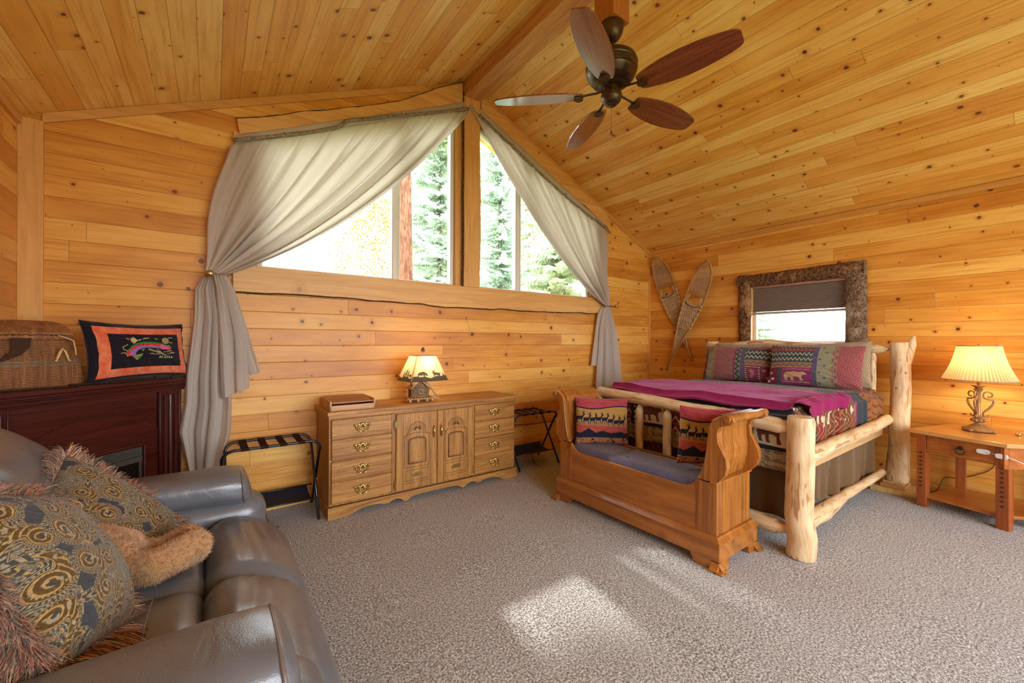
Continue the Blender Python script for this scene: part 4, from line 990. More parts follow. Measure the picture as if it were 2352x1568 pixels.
for s, (x0, x1) in enumerate(((.514, .878), (.884, 1.243))):
    b = MB(); b.box(x0, x1, -.010, .02, .105, .738); dd = b.build('door', m_oakz, dr, bev=.005, seg=1)
    b = MB(); cx = (x0 + x1) / 2; Y = -.0105
    def rect(a0, a1, c0, c1, r=.0022): b.tube([(a0, Y, c0), (a1, Y, c0), (a1, Y, c1), (a0, Y, c1), (a0, Y, c0)], r, 5)
    b.tube([(x0 + .058, Y, .11), (x0 + .058, Y, .735)], .0016, 5); b.tube([(x1 - .058, Y, .11), (x1 - .058, Y, .735)], .0016, 5)
    rect(x0 + .075, x1 - .075, .175, .262, .0018); b.tube([(x0 + .058, Y, .155), (x1 - .058, Y, .155)], .0016, 5)
    def archy(m_, zb, zt, rise, r):
        w_ = (x1 - x0) / 2 - m_; P = [(cx - w_, Y, zb), (cx - w_, Y, zt)] + [(cx - w_ * math.cos(PI * i / 12), Y, zt + rise * math.sin(PI * i / 12) ** .7) for i in range(1, 12)] + [(cx + w_, Y, zt), (cx + w_, Y, zb), (cx - w_, Y, zb)]
        b.tube(P, r, 5)
    archy(.072, .285, .525, .045, .0020)
    archy(.105, .315, .500, .030, .0055); archy(.118, .327, .492, .028, .0018)
    for i in range(9):       # shell
        a = PI * (i + .5) / 9; c0 = Vector((cx, Y, .592)); e = c0 + Vector((math.cos(a) * .072, 0, math.sin(a) * .066)); n_ = Vector((-math.sin(a), 0, math.cos(a))) * .010
        b.tube([tuple(c0 + (e - c0) * .2), tuple(c0 + (e - c0) * .8 + n_), tuple(e), tuple(c0 + (e - c0) * .8 - n_), tuple(c0 + (e - c0) * .2)], .0017, 5)
    b.tube([(cx + .078 * math.cos(PI * i / 14), Y, .588 + .074 * math.sin(PI * i / 14)) for i in range(15)], .0022, 5)
    b.tube([(x0 + .058, Y, .545), (x0 + .09, Y, .56), (cx - .07, Y, .585)], .0018, 5); b.tube([(x1 - .058, Y, .545), (x1 - .09, Y, .56), (cx + .07, Y, .585)], .0018, 5)
    b.build('carving', m_oakc, dd, smooth=2)
    hx = x1 - .032 if s == 0 else x0 + .032
    b = MB(); b.tube([(hx, -.014, .612), (hx + .004, -.020, .596), (hx - .003, -.026, .578), (hx + .003, -.030, .560), (hx - .003, -.026, .542), (hx + .003, -.020, .524), (hx, -.014, .508)], [.003, .009, .006, .010, .006, .009, .003], 8); b.sphere((hx, -.016, .560), .012, 8, (.8, .5, 1.6)); b.build('pull', m_gold, dd, smooth=2)
    pz = .222 if s == 0 else .226
    b = MB(); b.prism([(cx - .045, pz - .010), (cx - .035, pz - .018), (cx + .035, pz - .018), (cx + .045, pz - .010), (cx + .045, pz + .010), (cx + .035, pz + .018), (cx - .035, pz + .018), (cx - .045, pz + .010)], -.0145, -.010); pl_ = b.build('escutcheon', m_gold, dd, bev=.001)
    b = MB(); b.at((cx, -.0147, pz), (PI / 2, 0, 0)); b.lathe([(.0035, 0), (.0035, .001)], 10); b.at(); b.box(cx - .0015, cx + .0015, -.0155, -.0146, pz - .010, pz); b.build('keyhole', m_blk, pl_)
    for z in (.165, .655):
        hx2 = x0 - .006 if s == 0 else x1 + .006
        b = MB(); b.tube([(hx2, -.010, z - .03), (hx2, -.010, z + .03)], [.0045, .0045], 8); b.box(hx2 - .008, hx2 + .008, -.010, -.006, z - .022, z + .022); b.sphere((hx2, -.010, z + .032), .005, 8); b.sphere((hx2, -.010, z - .032), .005, 8); b.build('hinge', m_gold, dd, smooth=30)

# flat wooden box on the dresser
bx = thing('wooden_tray_box', 'flat wooden box with slotted lid on the dresser end', 'box', (.895, 3.475, .8055), -.03)
m_bxl = wood('light box wood', (.50, .25, .10), (.68, .40, .20), 0, .5, knots=False); m_bxd = wood('box lid wood', (.30, .12, .055), (.50, .25, .13), 0, .5, knots=False)
b = MB(); b.box(-.17, .17, -.165, -.150, 0, .040); b.box(-.17, -.157, -.165, .165, 0, .075); b.box(.157, .17, -.165, .165, 0, .075); b.box(-.17, .17, .150, .165, 0, .075); b.box(-.16, .16, -.155, .155, 0, .01); b.build('case', m_bxl, bx, bev=.0015)
b = MB(); b.prism([(-.150, .062), (.150, .080), (.150, .070), (-.150, .052)], -.156, .156, 'x'); b.build('lid', m_bxd, bx, bev=.0015)
b = MB(); b.at((-.1705, -.02, .035), (0, -PI / 2, 0)); b.lathe([(.008, 0), (.008, .002)], 12); b.build('white_dot', m_white, bx)

# cabin lamp
cl_ = thing('cabin_table_lamp', 'table lamp with twig log-cabin base and moose shade on the dresser', 'lamp', (1.505, 3.46, .8055), -.12)
m_twig = barkm('twig bark', (.16, .085, .035), (.48, .32, .17), 90., .002); m_twig2 = wood('pale twig', (.42, .24, .10), (.66, .45, .24), 0, .6, knots=False)
b = MB()
for s in (-.052, .048): b.tube([(-.13, s, .022), (.12, s + .005, .024), (.16, s - .02, .022)], .0065, 8)
for i in range(9): b.tube([(-.11 + i * .027, -.065, .030), (-.11 + i * .027, .06, .031)], .0055, 6)
for x in (-.10, -.03, .05, .10): b.tube([(x, -.055, .0), (x, -.055, .02)], .011, 8); b.tube([(x, .05, .0), (x, .05, .02)], .011, 8)
b.build('twig_platform', m_twig2, cl_, smooth=2)
b = MB()
for j in range(7):
    z = .042 + j * .0125; e = .012
    for s in (-1, 1):
        b.tube([(-.078 - e, s * .042, z), (.060 + e, s * .042, z)], .0066, 7); b.tube([(-.074 if s < 0 else .056, -.052, z + .006), (-.074 if s < 0 else .056, .052, z + .006)], .0066, 7)
for j in range(4):
    w_ = .040 * (1 - j / 4.2); z = .130 + j * .012
    for x in (-.074, .056): b.tube([(x, -w_, z), (x, w_, z)], .0062, 7)
for z0_ in (0, 1, 2, 3):
    w_ = .064 * (1 - z0_ / 4.); b.tube([(-.010 - w_, -.043, .130 + z0_ * .011), (-.010 + w_, -.043, .130 + z0_ * .011)], .0062, 7)
b.build('log_cabin', m_twig, cl_, smooth=2)
b = MB(); b.box(-.022, .004, -.0525, -.048, .072, .108); b.build('cabin_window', m_blk, cl_)
b = MB()
for p, q in (((-.024, .070), (.006, .070)), ((-.024, .110), (.006, .110)), ((-.024, .070), (-.024, .110)), ((.006, .070), (.006, .110))): b.tube([(p[0], -.054, p[1]), (q[0], -.054, q[1])], .003, 6)
for k in range(12):
    for s in (-1, 1):
        y = -.062 + k * .0112; b.tube([(-.010, y, .196), (-.010 + s * .048, y, .150), (-.010 + s * .092, y, .112)], .0058, 6)
b.tube([(-.01, -.06, .198), (.05, -.058, .175), (.085, -.055, .12), (.12, -.05, .06), (.16, -.05, .035)], .005, 6); b.tube([(.0, -.055, .20), (.06, -.06, .165), (.10, -.062, .10), (.15, -.055, .045)], .004, 6)
b.build('roof', m_twig2, cl_, smooth=2)
b = MB(); b.lathe([(.008, .03), (.008, .30)], 12, (.035, .02)); b.lathe([(.017, .235), (.020, .25), (.017, .29), (.014, .30)], 14, (.035, .02)); b.build('stem', m_brass, cl_, smooth=30)
def shade_mat(name, col, glow=.55, tex=None):
    t = NT(name, .8, .1); nt = t.t
    c = col if tex is None else tex(t)
    t.set('Base Color', c if hasattr(c, 'is_output') else c)
    tl = nt.nodes.new('ShaderNodeBsdfTranslucent')
    if hasattr(c, 'is_output'): nt.links.new(c, tl.inputs[0])
    else: tl.inputs[0].default_value = tuple(c) + (1,)
    mx = nt.nodes.new('ShaderNodeMixShader'); mx.inputs[0].default_value = glow
    o = [n for n in nt.nodes if n.type == 'OUTPUT_MATERIAL'][0]
    nt.links.new(t.b.outputs[0], mx.inputs[1]); nt.links.new(tl.outputs[0], mx.inputs[2]); nt.links.new(mx.outputs[0], o.inputs[0]); return t.m
m_sh1 = shade_mat('printed parchment shade', None, .6, lambda t: t.n('ShaderNodeAttribute', {'attribute_name': 'Col'}))
def frustum_shade(th, cx, cy, z0, z1, w0, w1, d0, d1, rz):
    # four printed faces, each a fine grid with silhouettes
    def pat(U, V, side):
        C = np.zeros(U.shape + (3,)); C[:] = np.array((.93, .80, .52)); dk = np.array((.16, .12, .08)); gy = np.array((.115, .105, .085))
        hill = .17 + .03 * np.sin(U * 9 + side) + .02 * np.sin(U * 21)
        def P(pts, x, y, s, fl_=1): 
            return in_poly((U - x) / s * fl_, (V - y) / s * 1., pts)
        moose = [(0, 0), (.10, 0), (.12, .16), (.30, .17), (.5, .16), (.62, .0), (.70, 0), (.72, .2), (.78, .34), (.74, .46), (.5, .50), (.34, .52), (.22, .60), (.26, .72), (.36, .80), (.28, .82), (.20, .74), (.16, .86), (.10, .84), (.14, .70), (.04, .76), (-.06, .82), (-.04, .72), (.08, .64), (.0, .52), (-.06, .42), (.02, .38), (.10, .42), (.08, .2)]
        bison = [(0, 0), (.08, 0), (.1, .2), (.3, .16), (.5, .2), (.54, 0), (.62, 0), (.64, .22), (.78, .10), (.9, .12), (.84, .3), (.66, .52), (.5, .62), (.3, .56), (.08, .5), (.0, .36)]
        tree_ = [(-.05, 0), (.05, 0), (.05, .12), (.2, .12), (.08, .4), (.15, .4), (.05, .7), (.0, 1), (-.05, .7), (-.15, .4), (-.08, .4), (-.2, .12), (-.05, .12)]
        m = V < hill
        if side in (0, 2): m |= P(moose, .60, .17, .30) | P(bison, .16, .18, .33) | P(tree_, .92, .18, .14)
        else: m |= P(tree_, .35, .16, .30) | P(tree_, .50, .18, .42) | P(tree_, .66, .17, .36) | P(bison, .75, .16, .22)
        C[m] = gy
        rows_ = ((V > .83) & (V < .85) | (V > .77) & (V < .785)) & (np.sin(U * 90) > .2) & (U > .15) & (U < .85); C[rows_] = np.array((.55, .36, .16))
        C[(U < .025) | (U > .975)] = np.array((.55, .28, .10)); C[V > .97] = dk; C[V < .02] = gy * .8
        return C
    cs, sn = math.cos(rz), math.sin(rz)
    for side in range(4):
        U, V = np.meshgrid(np.linspace(0, 1, 150), np.linspace(0, 1, 110)); wv = (w0 + (w1 - w0) * V) / 2; dv = (d0 + (d1 - d0) * V) / 2
        if side == 0: X, Y = -wv + 2 * wv * U, -dv
        elif side == 1: X, Y = wv, -dv + 2 * dv * U
        elif side == 2: X, Y = wv - 2 * wv * U, dv
        else: X, Y = -wv, dv - 2 * dv * U
        Zz = z0 + (z1 - z0) * V; PP = np.stack([cx + X * cs - Y * sn, cy + X * sn + Y * cs, Zz], -1)
        np_grid('shade_panel', PP, m_sh1, th, pat(U, V, side))
frustum_shade(cl_, .035, .02, .182, .408, .375, .19, .27, .145, .20)
b = MB(); b.lathe([(.0, .425), (.006, .427)], 8, (.035, .02))
for k in range(5):
    z = .432 + k * .010; rr = [.014, .019, .018, .014, .008][k]
    for i in range(9): a = 2 * PI * i / 9 + k * .35; b.tube([(.035 + math.cos(a) * rr * .4, .02 + math.sin(a) * rr * .4, z), (.035 + math.cos(a) * rr, .02 + math.sin(a) * rr, z + .006)], [.005, .003], 5)
b.build('pinecone_finial', plain('pinecone', (.22, .12, .06), .7), cl_, smooth=2)
b = MB(); b.lathe([(.006, .30), (.006, .434)], 8, (.035, .02)); b.tube([(-.055, .02, .405), (.125, .02, .405)], .0015, 5); b.build('harp', m_brass, cl_)
def bulb(th, loc, e, col=(1., .74, .40), r=.028):
    b = MB(); b.sphere((0, 0, 0), r, 14, (1, 1, 1.25)); t = NT('bulb', .3); t.set('Emission Color', col); t.set('Emission Strength', 6.)
    o = b.build('bulb', t.m, th, smooth=2); o.location = loc
    l = bpy.data.lights.new('lamp_light', 'POINT'); l.energy = e; l.color = col; l.shadow_soft_size = .035
    lo = bpy.data.objects.new('lamp_light', l); COL.objects.link(lo); lo.parent = th; lo.location = (loc[0], loc[1], loc[2] + .055)
bulb(cl_, (.035, .02, .285), 2.6)

# ================================================================ luggage racks
m_tube = plain('black enamel tube', (.012, .014, .02), .28, .6, var=.1); m_web = plain('brown webbing', (.030, .014, .010), .85, .1); m_mesh = plain('navy nylon shelf', (.010, .012, .028), .6, .3)
def rack(x0, x1, yf, yb, label, zt=.60, dz=0.):
    th = thing('luggage_rack', label, 'luggage rack', ((x0 + x1) / 2, (yf + yb) / 2, 0), 0, 'folding luggage racks beside the dresser'); cx, cy = (x0 + x1) / 2, (yf + yb) / 2
    hx = (x1 - x0) / 2; hy = (yb - yf) / 2
    for s in (-1, 1):                # two bent frames crossing
        yt, yl = s * hy * .72, -s * hy; inset = 0 if s < 0 else .022
        w = hx - inset; R_ = .07; P = [(-w, yl, 0.012)]
        P += [(-w, yl + (yt - yl) * .9, zt * .9 - .0)]
        for i in range(7): a = PI / 2 * i / 6; P.append((-w + R_ * (1 - math.cos(a)), yt - (yt - yl) * .06 * (1 - math.sin(a)), zt - R_ * (1 - math.sin(a))))
        P += [(-q[0], q[1], q[2]) for q in reversed(P)]
        b = MB(); b.tube(P, .0105, 10); b.build('leg_frame', m_tube, th, smooth=2)
    for i in range(4):
        x = -hx + .13 + i * (2 * hx - .26) / 3
        b = MB(); b.box(x - .024, x + .024, -hy * .72, hy * .72, zt - .002, zt + .0015)
        for s in (-1, 1): b.at((x - .024, s * hy * .72, zt), (0, PI / 2, 0)); b.lathe([(.0125, 0), (.0125, .048)], 10); b.at()
        b.build('strap', m_web, th, smooth=30)
    b = MB()
    def sh(u, v): x = -hx + .05 + (2 * hx - .10) * u; y = -hy * .62 + 1.24 * hy * v; return (x, y, .15 + .035 * v - .030 * math.sin(PI * v))
    b.grid(sh, 12, 10); b.build('shelf', m_mesh, th, smooth=2, rec=False)
    b = MB()
    for s in (-1, 1): b.tube([(-hx + .01, s * hy * .62, .168 + .017 * s), (hx - .01, s * hy * .62, .168 + .017 * s)], .006, 8)
    b.build('shelf_rail', m_tube, th, smooth=2)
    for sx in (-1, 1): b = MB(); b.sphere((sx * hx, -.008, zt * .44), .009, 8); b.build('pivot', m_gold, th, smooth=2)
    b = MB(); b.tube([(-.05, -hy * .62, .155), (-.045, -hy * .66, .08), (-.02, -hy * .75, .03), (.03, -hy * .85, .012)], .005, 6, flat=.4); b.build('loose_strap', m_web, th, smooth=2)
    return th
rack(.055, .668, 3.31, 3.71, 'black luggage rack between curtain and dresser', .59)
rack(2.515, 3.10, 3.33, 3.71, 'black luggage rack between dresser and sleigh bench', .575)
b = MB(); b.tube(sm([(2.30, YB - .008, .44), (2.55, YB - .008, .425), (2.75, YB - .008, .40), (3.0, YB - .008, .375), (3.35, YB - .008, .37), (3.7, YB - .008, .30)]), .0035, 6)
tag(b.build('power_cord', plain('brown cord', (.10, .04, .03), .6), smooth=2), 'brown power cord hanging along the wall behind the luggage rack', 'cord')
# ================================================================ sleigh bench
m_hon = wood('honey pine across', (.20, .060, .008), (.50, .19, .034), 1, .3, ks=1.9, coat=.25, kcol=(.10, .02, .005), rings=.55)
m_honz = wood('honey pine upright', (.15, .040, .006), (.52, .20, .036), 2, .3, ks=2.2, coat=.25, kcol=(.08, .015, .004), rings=1.5)
BX, BY = 2.42, 1.915
bn = thing('sleigh_bench', 'honey pine sleigh bench with scrolled arms at the bed foot', 'bench', (BX, BY, 0))
def bmb(): b = MB(); b.at((-BX, -BY, 0)); return b
near = [(1.150, .905), (1.140, .882), (1.158, .862), (1.190, .852), (1.222, .842), (1.238, .806), (1.234, .750), (1.210, .706), (1.186, .660), (1.180, .612), (1.192, .560), (1.238, .508)]
near_in = [(1.360, .508), (1.340, .545), (1.316, .622), (1.303, .70), (1.297, .76), (1.290, .83), (1.268, .878), (1.225, .905), (1.185, .918)]
prof = near + near_in
prof_far = [(2 * BY - y, z) for y, z in prof]
for k, (pf, s) in enumerate(((prof, 1), (prof_far, -1))):
    e0 = 1.243 if k == 0 else 2 * BY - 1.243
    def Yc(y): return y if k == 0 else 2 * BY - y
    for x0, x1 in ((2.400, 2.438), (2.812, 2.850)):
        b = bmb(); b.prism(pf, x0, x1, 'x'); b.build('scroll_stile', m_honz, bn, bev=.004)
    # curved panel between stiles, made of narrow boards
    mid = [((a[0] + c[0]) / 2, (a[1] + c[1]) / 2) for a, c in zip(near[4:], [near_in[::-1][min(len(near_in) - 1, int(i * 8 / 8) + 1)] for i in range(len(near) - 4)])]
    cen = [(1.255, .862), (1.268, .80), (1.266, .74), (1.258, .68), (1.262, .62), (1.275, .56), (1.290, .505)]
    b = bmb()
    P = [(Yc(y - .010), z) for y, z in cen] + [(Yc(y + .012), z) for y, z in cen[::-1]]
    b.prism(P, 2.436, 2.814, 'x'); b.build('arm_panel', m_honz, bn)
    b = bmb(); hr = [(Yc(1.178), .893)]
    b.tube([(2.392, hr[0][0], .893), (2.41, hr[0][0], .893), (2.84, hr[0][0], .893), (2.858, hr[0][0], .893)], [.018, .026, .026, .018], 18)
    b.prism([(Yc(1.20), .905), (Yc(1.235), .912), (Yc(1.285), .878), (Yc(1.295), .835), (Yc(1.262), .835), (Yc(1.25), .865)], 2.436, 2.814, 'x')
    b.build('arm_rail', m_hon, bn, smooth=40)
    b = bmb(); b.tube([(2.858, hr[0][0], .893), (2.885, hr[0][0], .893), (2.90, hr[0][0], .893)], [.012, .024, .014], 14); b.build('rail_end', m_hon, bn, smooth=2)
    # lower box end
    ya, yb = sorted((Yc(1.243), Yc(1.275)))
    b = bmb(); b.box(2.4325, 2.838, ya + (.003 if k == 0 else 0), yb - (0 if k == 0 else .003), .06, .508); b.build('end_panel', m_honz, bn, bev=.003)
    ya, yb = sorted((Yc(1.236), Yc(1.37)))
    b = bmb(); b.box(2.398, 2.846, ya, yb - .09 if k == 0 else yb, .500, .512) if k == 0 else b.box(2.398, 2.846, ya + .09, yb, .500, .512); b.build('bead', m_hon, bn, bev=.003)
    ya, yb = sorted((Yc(1.243), Yc(1.372)))
    b = bmb(); b.box(2.408, 2.432, ya, yb, .06, .50); b.build('front_stile', m_honz, bn, bev=.002)
b = bmb(); L0, L1 = 1.372, 2 * BY - 1.372
ft = [(L0, .495), (L0 + .028, .462), (L0 + .065, .440), (L0 + .11, .436), (L1 - .11, .436), (L1 - .065, .440), (L1 - .028, .462), (L1, .495)]
b.prism([(L0, .06)] + ft + [(L1, .06)], 2.411, 2.430, 'x'); b.build('front_board', m_hon, bn, bev=.003)
b = bmb(); b.box(2.82, 2.84, L0 - .09, L1 + .09, .06, .47); b.build('back_board', m_hon, bn)
b = bmb(); b.box(2.42, 2.83, L0 - .09, L1 + .09, .37, .40); b.build('seat_board', m_hon, bn)
b = bmb(); b.box(2.380, 2.868, 1.212, 2 * BY - 1.212, .055, .165); b.build('base', m_hon, bn, bev=.003)
b = bmb(); Y2 = 2 * BY; b._add([(2.372, 1.204, .158), (2.876, 1.204, .158), (2.876, Y2 - 1.204, .158), (2.372, Y2 - 1.204, .158), (2.392, 1.226, .180), (2.858, 1.226, .180), (2.858, Y2 - 1.226, .180), (2.392, Y2 - 1.226, .180), (2.400, 1.232, .192), (2.850, 1.232, .192), (2.850, Y2 - 1.232, .192), (2.400, Y2 - 1.232, .192)], [(3, 2, 1, 0), (8, 9, 10, 11)] + [(k * 4 + i, k * 4 + (i + 1) % 4, k * 4 + 4 + (i + 1) % 4, k * 4 + 4 + i) for k in (0, 1) for i in range(4)]); b.build('base_moulding', m_hon, bn, bev=.003)
for sy, y in ((-1, 1.212), (1, 2 * BY - 1.212)):
    for sx, x in ((-1, 2.380), (1, 2.868)):
        b = bmb(); w = .17
        P = [(0, .058), (.0, .052), (-.004, .040), (-.018, .020), (-.030, .012), (-.030, 0), (w - .02, 0), (w - .01, .012), (w, .030), (w + .012, .058)]
        def mp(pts, mir, o): return [(o + mir * (-p) if 0 else o - mir * p, z) for p, z in pts]
        b.prism(mp(P, sy, y), min(x, x - sx * .05), max(x, x - sx * .05), 'x')
        w = .13
        P = [(0, .058), (.0, .052), (-.004, .040), (-.018, .020), (-.030, .012), (-.030, 0), (w - .02, 0), (w, .058)]
        b.prism(mp(P, sx, x), min(y, y - sy * .05), max(y, y - sy * .05), 'y')
        b.prism([(x + sx * .03, y + sy * .03), (x - sx * .02, y + sy * .03), (x - sx * .02, y - sy * .02), (x + sx * .03, y - sy * .02)], 0, .012, 'z')
        b.build('bracket_foot', m_hon, bn, bev=.003)
# seat pad
def seat_mat():
    t = NT('blue grey corduroy', .95, .1); v = t.obj(); t.set('Sheen Weight', .35); n = t.noise(v, 6., 4.); w = t.noise(t.V('MULTIPLY', v, (1, 4, 1)), 60., 2.)
    t.set('Base Color', t.mix(n, (.058, .052, .11), (.125, .115, .20))); t.bump(w, .5, .004); return t.m
o = None
U, V = np.meshgrid(np.linspace(0, 1, 220), np.linspace(0, 1, 90)); a = 2 * U - 1; c = 2 * V - 1
q = (np.clip(1 - np.abs(a) ** 12, 0, 1) * np.clip(1 - np.abs(c) ** 7, 0, 1)) ** .45
Yp = 1.300 + (2 * BY - 2.600) * U; Xp = 2.425 + .39 * V
wr = .005 * (vnoise(U * 26, V * 5, 3) - .5) + .010 * np.exp(-((U - .52 - .12 * V) / .012) ** 2) * (V > .25) - .006 * np.exp(-((U - .60 - .10 * V) / .015) ** 2) + .003 * np.sin(U * 260 + V * 8) * np.exp(-(V / .12) ** 2)
Zp = .402 + .072 * q + wr * q + .03 * (np.abs(a) ** 8)
o = np_grid('seat_pad', np.stack([Xp, Yp, Zp], -1), seat_mat(), None, None, back=np.stack([Xp, Yp, np.full_like(Zp, .402)], -1))
tag(o, 'blue grey corduroy seat pad lying on the sleigh bench', 'cushion')
# tapestry pillows with running elk
def elk_pat(U, V):
    C = np.zeros(U.shape + (3,)); n = vnoise(U * 8, V * 60, 3, 3)[..., None]
    yl = rgb(170, 128, 60) * (1 - n) + rgb(200, 164, 92) * n; tn = rgb(160, 112, 72) * (1 - n) + rgb(186, 140, 98) * n; rd = rgb(150, 48, 58) * (1 - n) + rgb(190, 84, 92) * n
    pk = rgb(165, 70, 62) * (1 - n) + rgb(196, 100, 88) * n; nv = rgb(34, 34, 58)
    C[:] = yl; C = np.where((V < .50)[..., None], tn, C); C = np.where((V < .42 - .05 * U)[..., None], pk, C)
    C = np.where((V > .80 - .03 * np.sin(U * 6))[..., None], rd, C); C[(np.abs(V - .795 + .03 * np.sin(U * 6)) < .013)] = nv
    mt = .24 + .10 * np.abs(((U * 3.4 + .3) % 1) - .5) * 2 * (.6 + .4 * np.sin(U * 7)) + .015 * vnoise(U * 30, V * 2, 4)
    C[(V < mt) & (V > .15)] = nv; C = np.where((V <= .15)[..., None], tn, C); C = np.where((V < .035)[..., None], rd, C)
    m = (V < .15) & (vnoise(U * 42, V * 42, 8, 2) > .62) & (np.sin(U * 22) > -.2); C[m] = nv
    elk = [(0, .28), (.02, .02), (.06, .02), (.07, .26), (.16, .30), (.30, .28), (.40, .30), (.50, .06), (.54, .07), (.50, .34), (.60, .42), (.70, .60), (.80, .66), (.82, .72), (.74, .78), (.76, .98), (.72, .98), (.70, .84), (.62, .96), (.58, .94), (.66, .80), (.52, .86), (.50, .82), (.62, .74), (.56, .60), (.44, .56), (.2, .56), (.04, .54), (-.04, .44)]
    for i in range(8):
        m = in_poly((U - .0 - i * .115) / .175, (V - .45 + .02 * math.sin(i * 1.3) + .010 * i) / .28, elk); C[m] = nv
    return C
o = pillow('elk_pillow', .46, .40, .15, m_tap, None, elk_pat, 300, 300, .05, 3, .5, .007)
orient(o, (2.685, 2.375, .665), (.84, -.54, -.03), (.06, .14, .97)); tag(o, 'striped tapestry pillow with running elk against the far arm of the bench', 'pillow')
o = pillow('elk_pillow', .40, .40, .13, m_tap, None, elk_pat, 300, 300, .05, 9, .5, .007)
orient(o, (2.745, 1.475, .695), (.74, -.66, -.06), (.10, -.06, .97)); tag(o, 'striped tapestry pillow half hidden by the near arm of the bench', 'pillow')

# ================================================================ log bed
def log_mat():
    t = NT('peeled log', .5, .4); v = t.obj(); oi = t.n('ShaderNodeObjectInfo', out=5); v = t.V('ADD', v, t.comb(oi, oi, oi))
    at_ = t.sep(t.n('ShaderNodeAttribute', {'attribute_name': 'Lg'}, out=1))
    q = t.comb(t.M('MULTIPLY', at_[0], 1.), t.M('MULTIPLY', at_[1], 5.), oi)
    n = t.noise(t.comb(t.M('MULTIPLY', at_[0], 6.), t.M('MULTIPLY', at_[1], 30.), oi), 1., 4., .6)
    p = t.noise(q, 1.0, 3., .5, .3); p = t.noise(t.comb(t.M('MULTIPLY', at_[0], 4.), t.M('MULTIPLY', at_[1], 30.), oi), 1., 3., .55, .5)
    c = t.ramp(n, [(.3, (.52, .32, .14)), (.5, (.72, .52, .29)), (.7, (.80, .64, .41))])
    patch = t.M('MULTIPLY', t.M('SUBTRACT', p, .585), 22., clamp=True)
    c = t.mix(t.M('MULTIPLY', patch, .8), c, (.36, .155, .045))
    vo = t.n('ShaderNodeTexVoronoi', Vector=v, Scale=7.5); kn = t.M('MULTIPLY', t.M('SUBTRACT', .10, vo, clamp=True), 16., clamp=True)
    c = t.mix(t.M('MULTIPLY', kn, .8), c, (.13, .06, .025))
    t.set('Base Color', c); t.bump(t.M('SUBTRACT', n, t.M('MULTIPLY', patch, .5)), .4, .003); return t.m
m_log = log_mat()
OX, OY = 4.0, 1.82
bed = thing('log_bed', 'peeled log bed with thick posts and log rails', 'bed', (OX, OY, 0))
def log(name, pts, rad, parent=None, seed=1, n=20, m=None, taper=(0, 0), dens=None, lump=.06):
    """one peeled log; stores (length, angle) for the grain; taper = length of conical tenon at each end"""
    P = [Vector(p) - Vector((OX, OY, 0)) for p in pts]; segs = []; Ls = [0.]
    for a, b in zip(P, P[1:]): Ls.append(Ls[-1] + (b - a).length)
    N = dens or max(14, int(Ls[-1] / .025)); R = rad if isinstance(rad, (list, tuple)) else [rad] * len(P)
    vs = []; lg = []; up = None
    def ev(L):
        for i in range(len(Ls) - 1):
            if L <= Ls[i + 1] or i == len(Ls) - 2:
                t = (L - Ls[i]) / max(1e-6, Ls[i + 1] - Ls[i]); return P[i].lerp(P[i + 1], t), R[i] + (R[i + 1] - R[i]) * t
    for j in range(N + 1):
        L = Ls[-1] * j / N; p, r = ev(L); d = (ev(min(Ls[-1], L + .02))[0] - ev(max(0, L - .02))[0]).normalized()
        if up is None: up = Vector((0, 0, 1)) if abs(d.z) < .9 else Vector((1, 0, 0))
        a = d.cross(up).normalized(); b = a.cross(d).normalized(); up = b; up = b
        if taper[0] and L < taper[0]: r *= .35 + .65 * L / taper[0]
        if taper[1] and Ls[-1] - L < taper[1]: r *= .35 + .65 * (Ls[-1] - L) / taper[1]
        p = p + (a * (vn1(L * 3, 1, seed) - .5) + b * (vn1(L * 3, 4, seed) - .5)) * r * .35
        for k in range(n):
            t = 2 * PI * k / n; rr = r * (1 + lump * 2 * (vn1(L * 9 + 3, math.cos(t) * 1.5 + 2 * math.sin(t), seed + 5) - .5)) * (1 if 0 < j < N else .93)
            vs.append(tuple(p + a * math.cos(t) * rr + b * math.sin(t) * rr)); lg.append((L, t / 2 / PI * 6.28 * r, 0))
    mb = MB(); mb._add(vs, [(i * n + k, i * n + (k + 1) % n, (i + 1) * n + (k + 1) % n, (i + 1) * n + k) for i in range(N) for k in range(n)] + [tuple(range(n - 1, -1, -1)), tuple(range(N * n, (N + 1) * n))])
    me = bpy.data.meshes.new(name); me.from_pydata(mb.v, [], mb.f); at_ = me.attributes.new('Lg', 'FLOAT_VECTOR', 'POINT'); at_.data.foreach_set('vector', np.array(lg, dtype=np.float32).ravel())
    me.polygons.foreach_set('use_smooth', [True] * len(me.polygons))
    try: me.set_sharp_from_angle(angle=math.radians(55))
    except Exception: pass
    return link(name, me, m or m_log, parent or bed)
log('foot_post', [(2.975, 1.005, 0), (2.985, 1.00, .12), (2.985, 1.02, .25), (2.985, 1.015, .6), (2.985, 1.01, .875)], [.079, .078, .077, .076, .075], seed=2)
log('foot_post', [(2.985, 2.70, 0), (2.985, 2.70, .4), (2.985, 2.70, .87)], [.088, .084, .08], seed=3)
log('head_post', [(5.02, .945, .095), (5.01, .93, .45), (5.02, .925, .9), (5.01, .93, 1.345)], [.086, .072, .070, .072], seed=4, lump=.08)
log('head_post', [(5.02, 2.66, .0), (5.02, 2.66, .7), (5.02, 2.655, 1.35)], [.085, .078, .075], seed=5)
hb = [o for o in bed.children if o.name.startswith('head_post')][0]
log('branch_stub', [(5.01, .90, 1.16), (5.01, .87, 1.26), (5.01, .845, 1.33), (5.01, .835, 1.40)], [.055, .046, .030, .014], hb, seed=6, dens=10)
log('knot_burl', [(4.95, .985, .62), (4.93, .995, .655), (4.94, .99, .69)], [.02, .03, .018], hb, seed=7, dens=8)
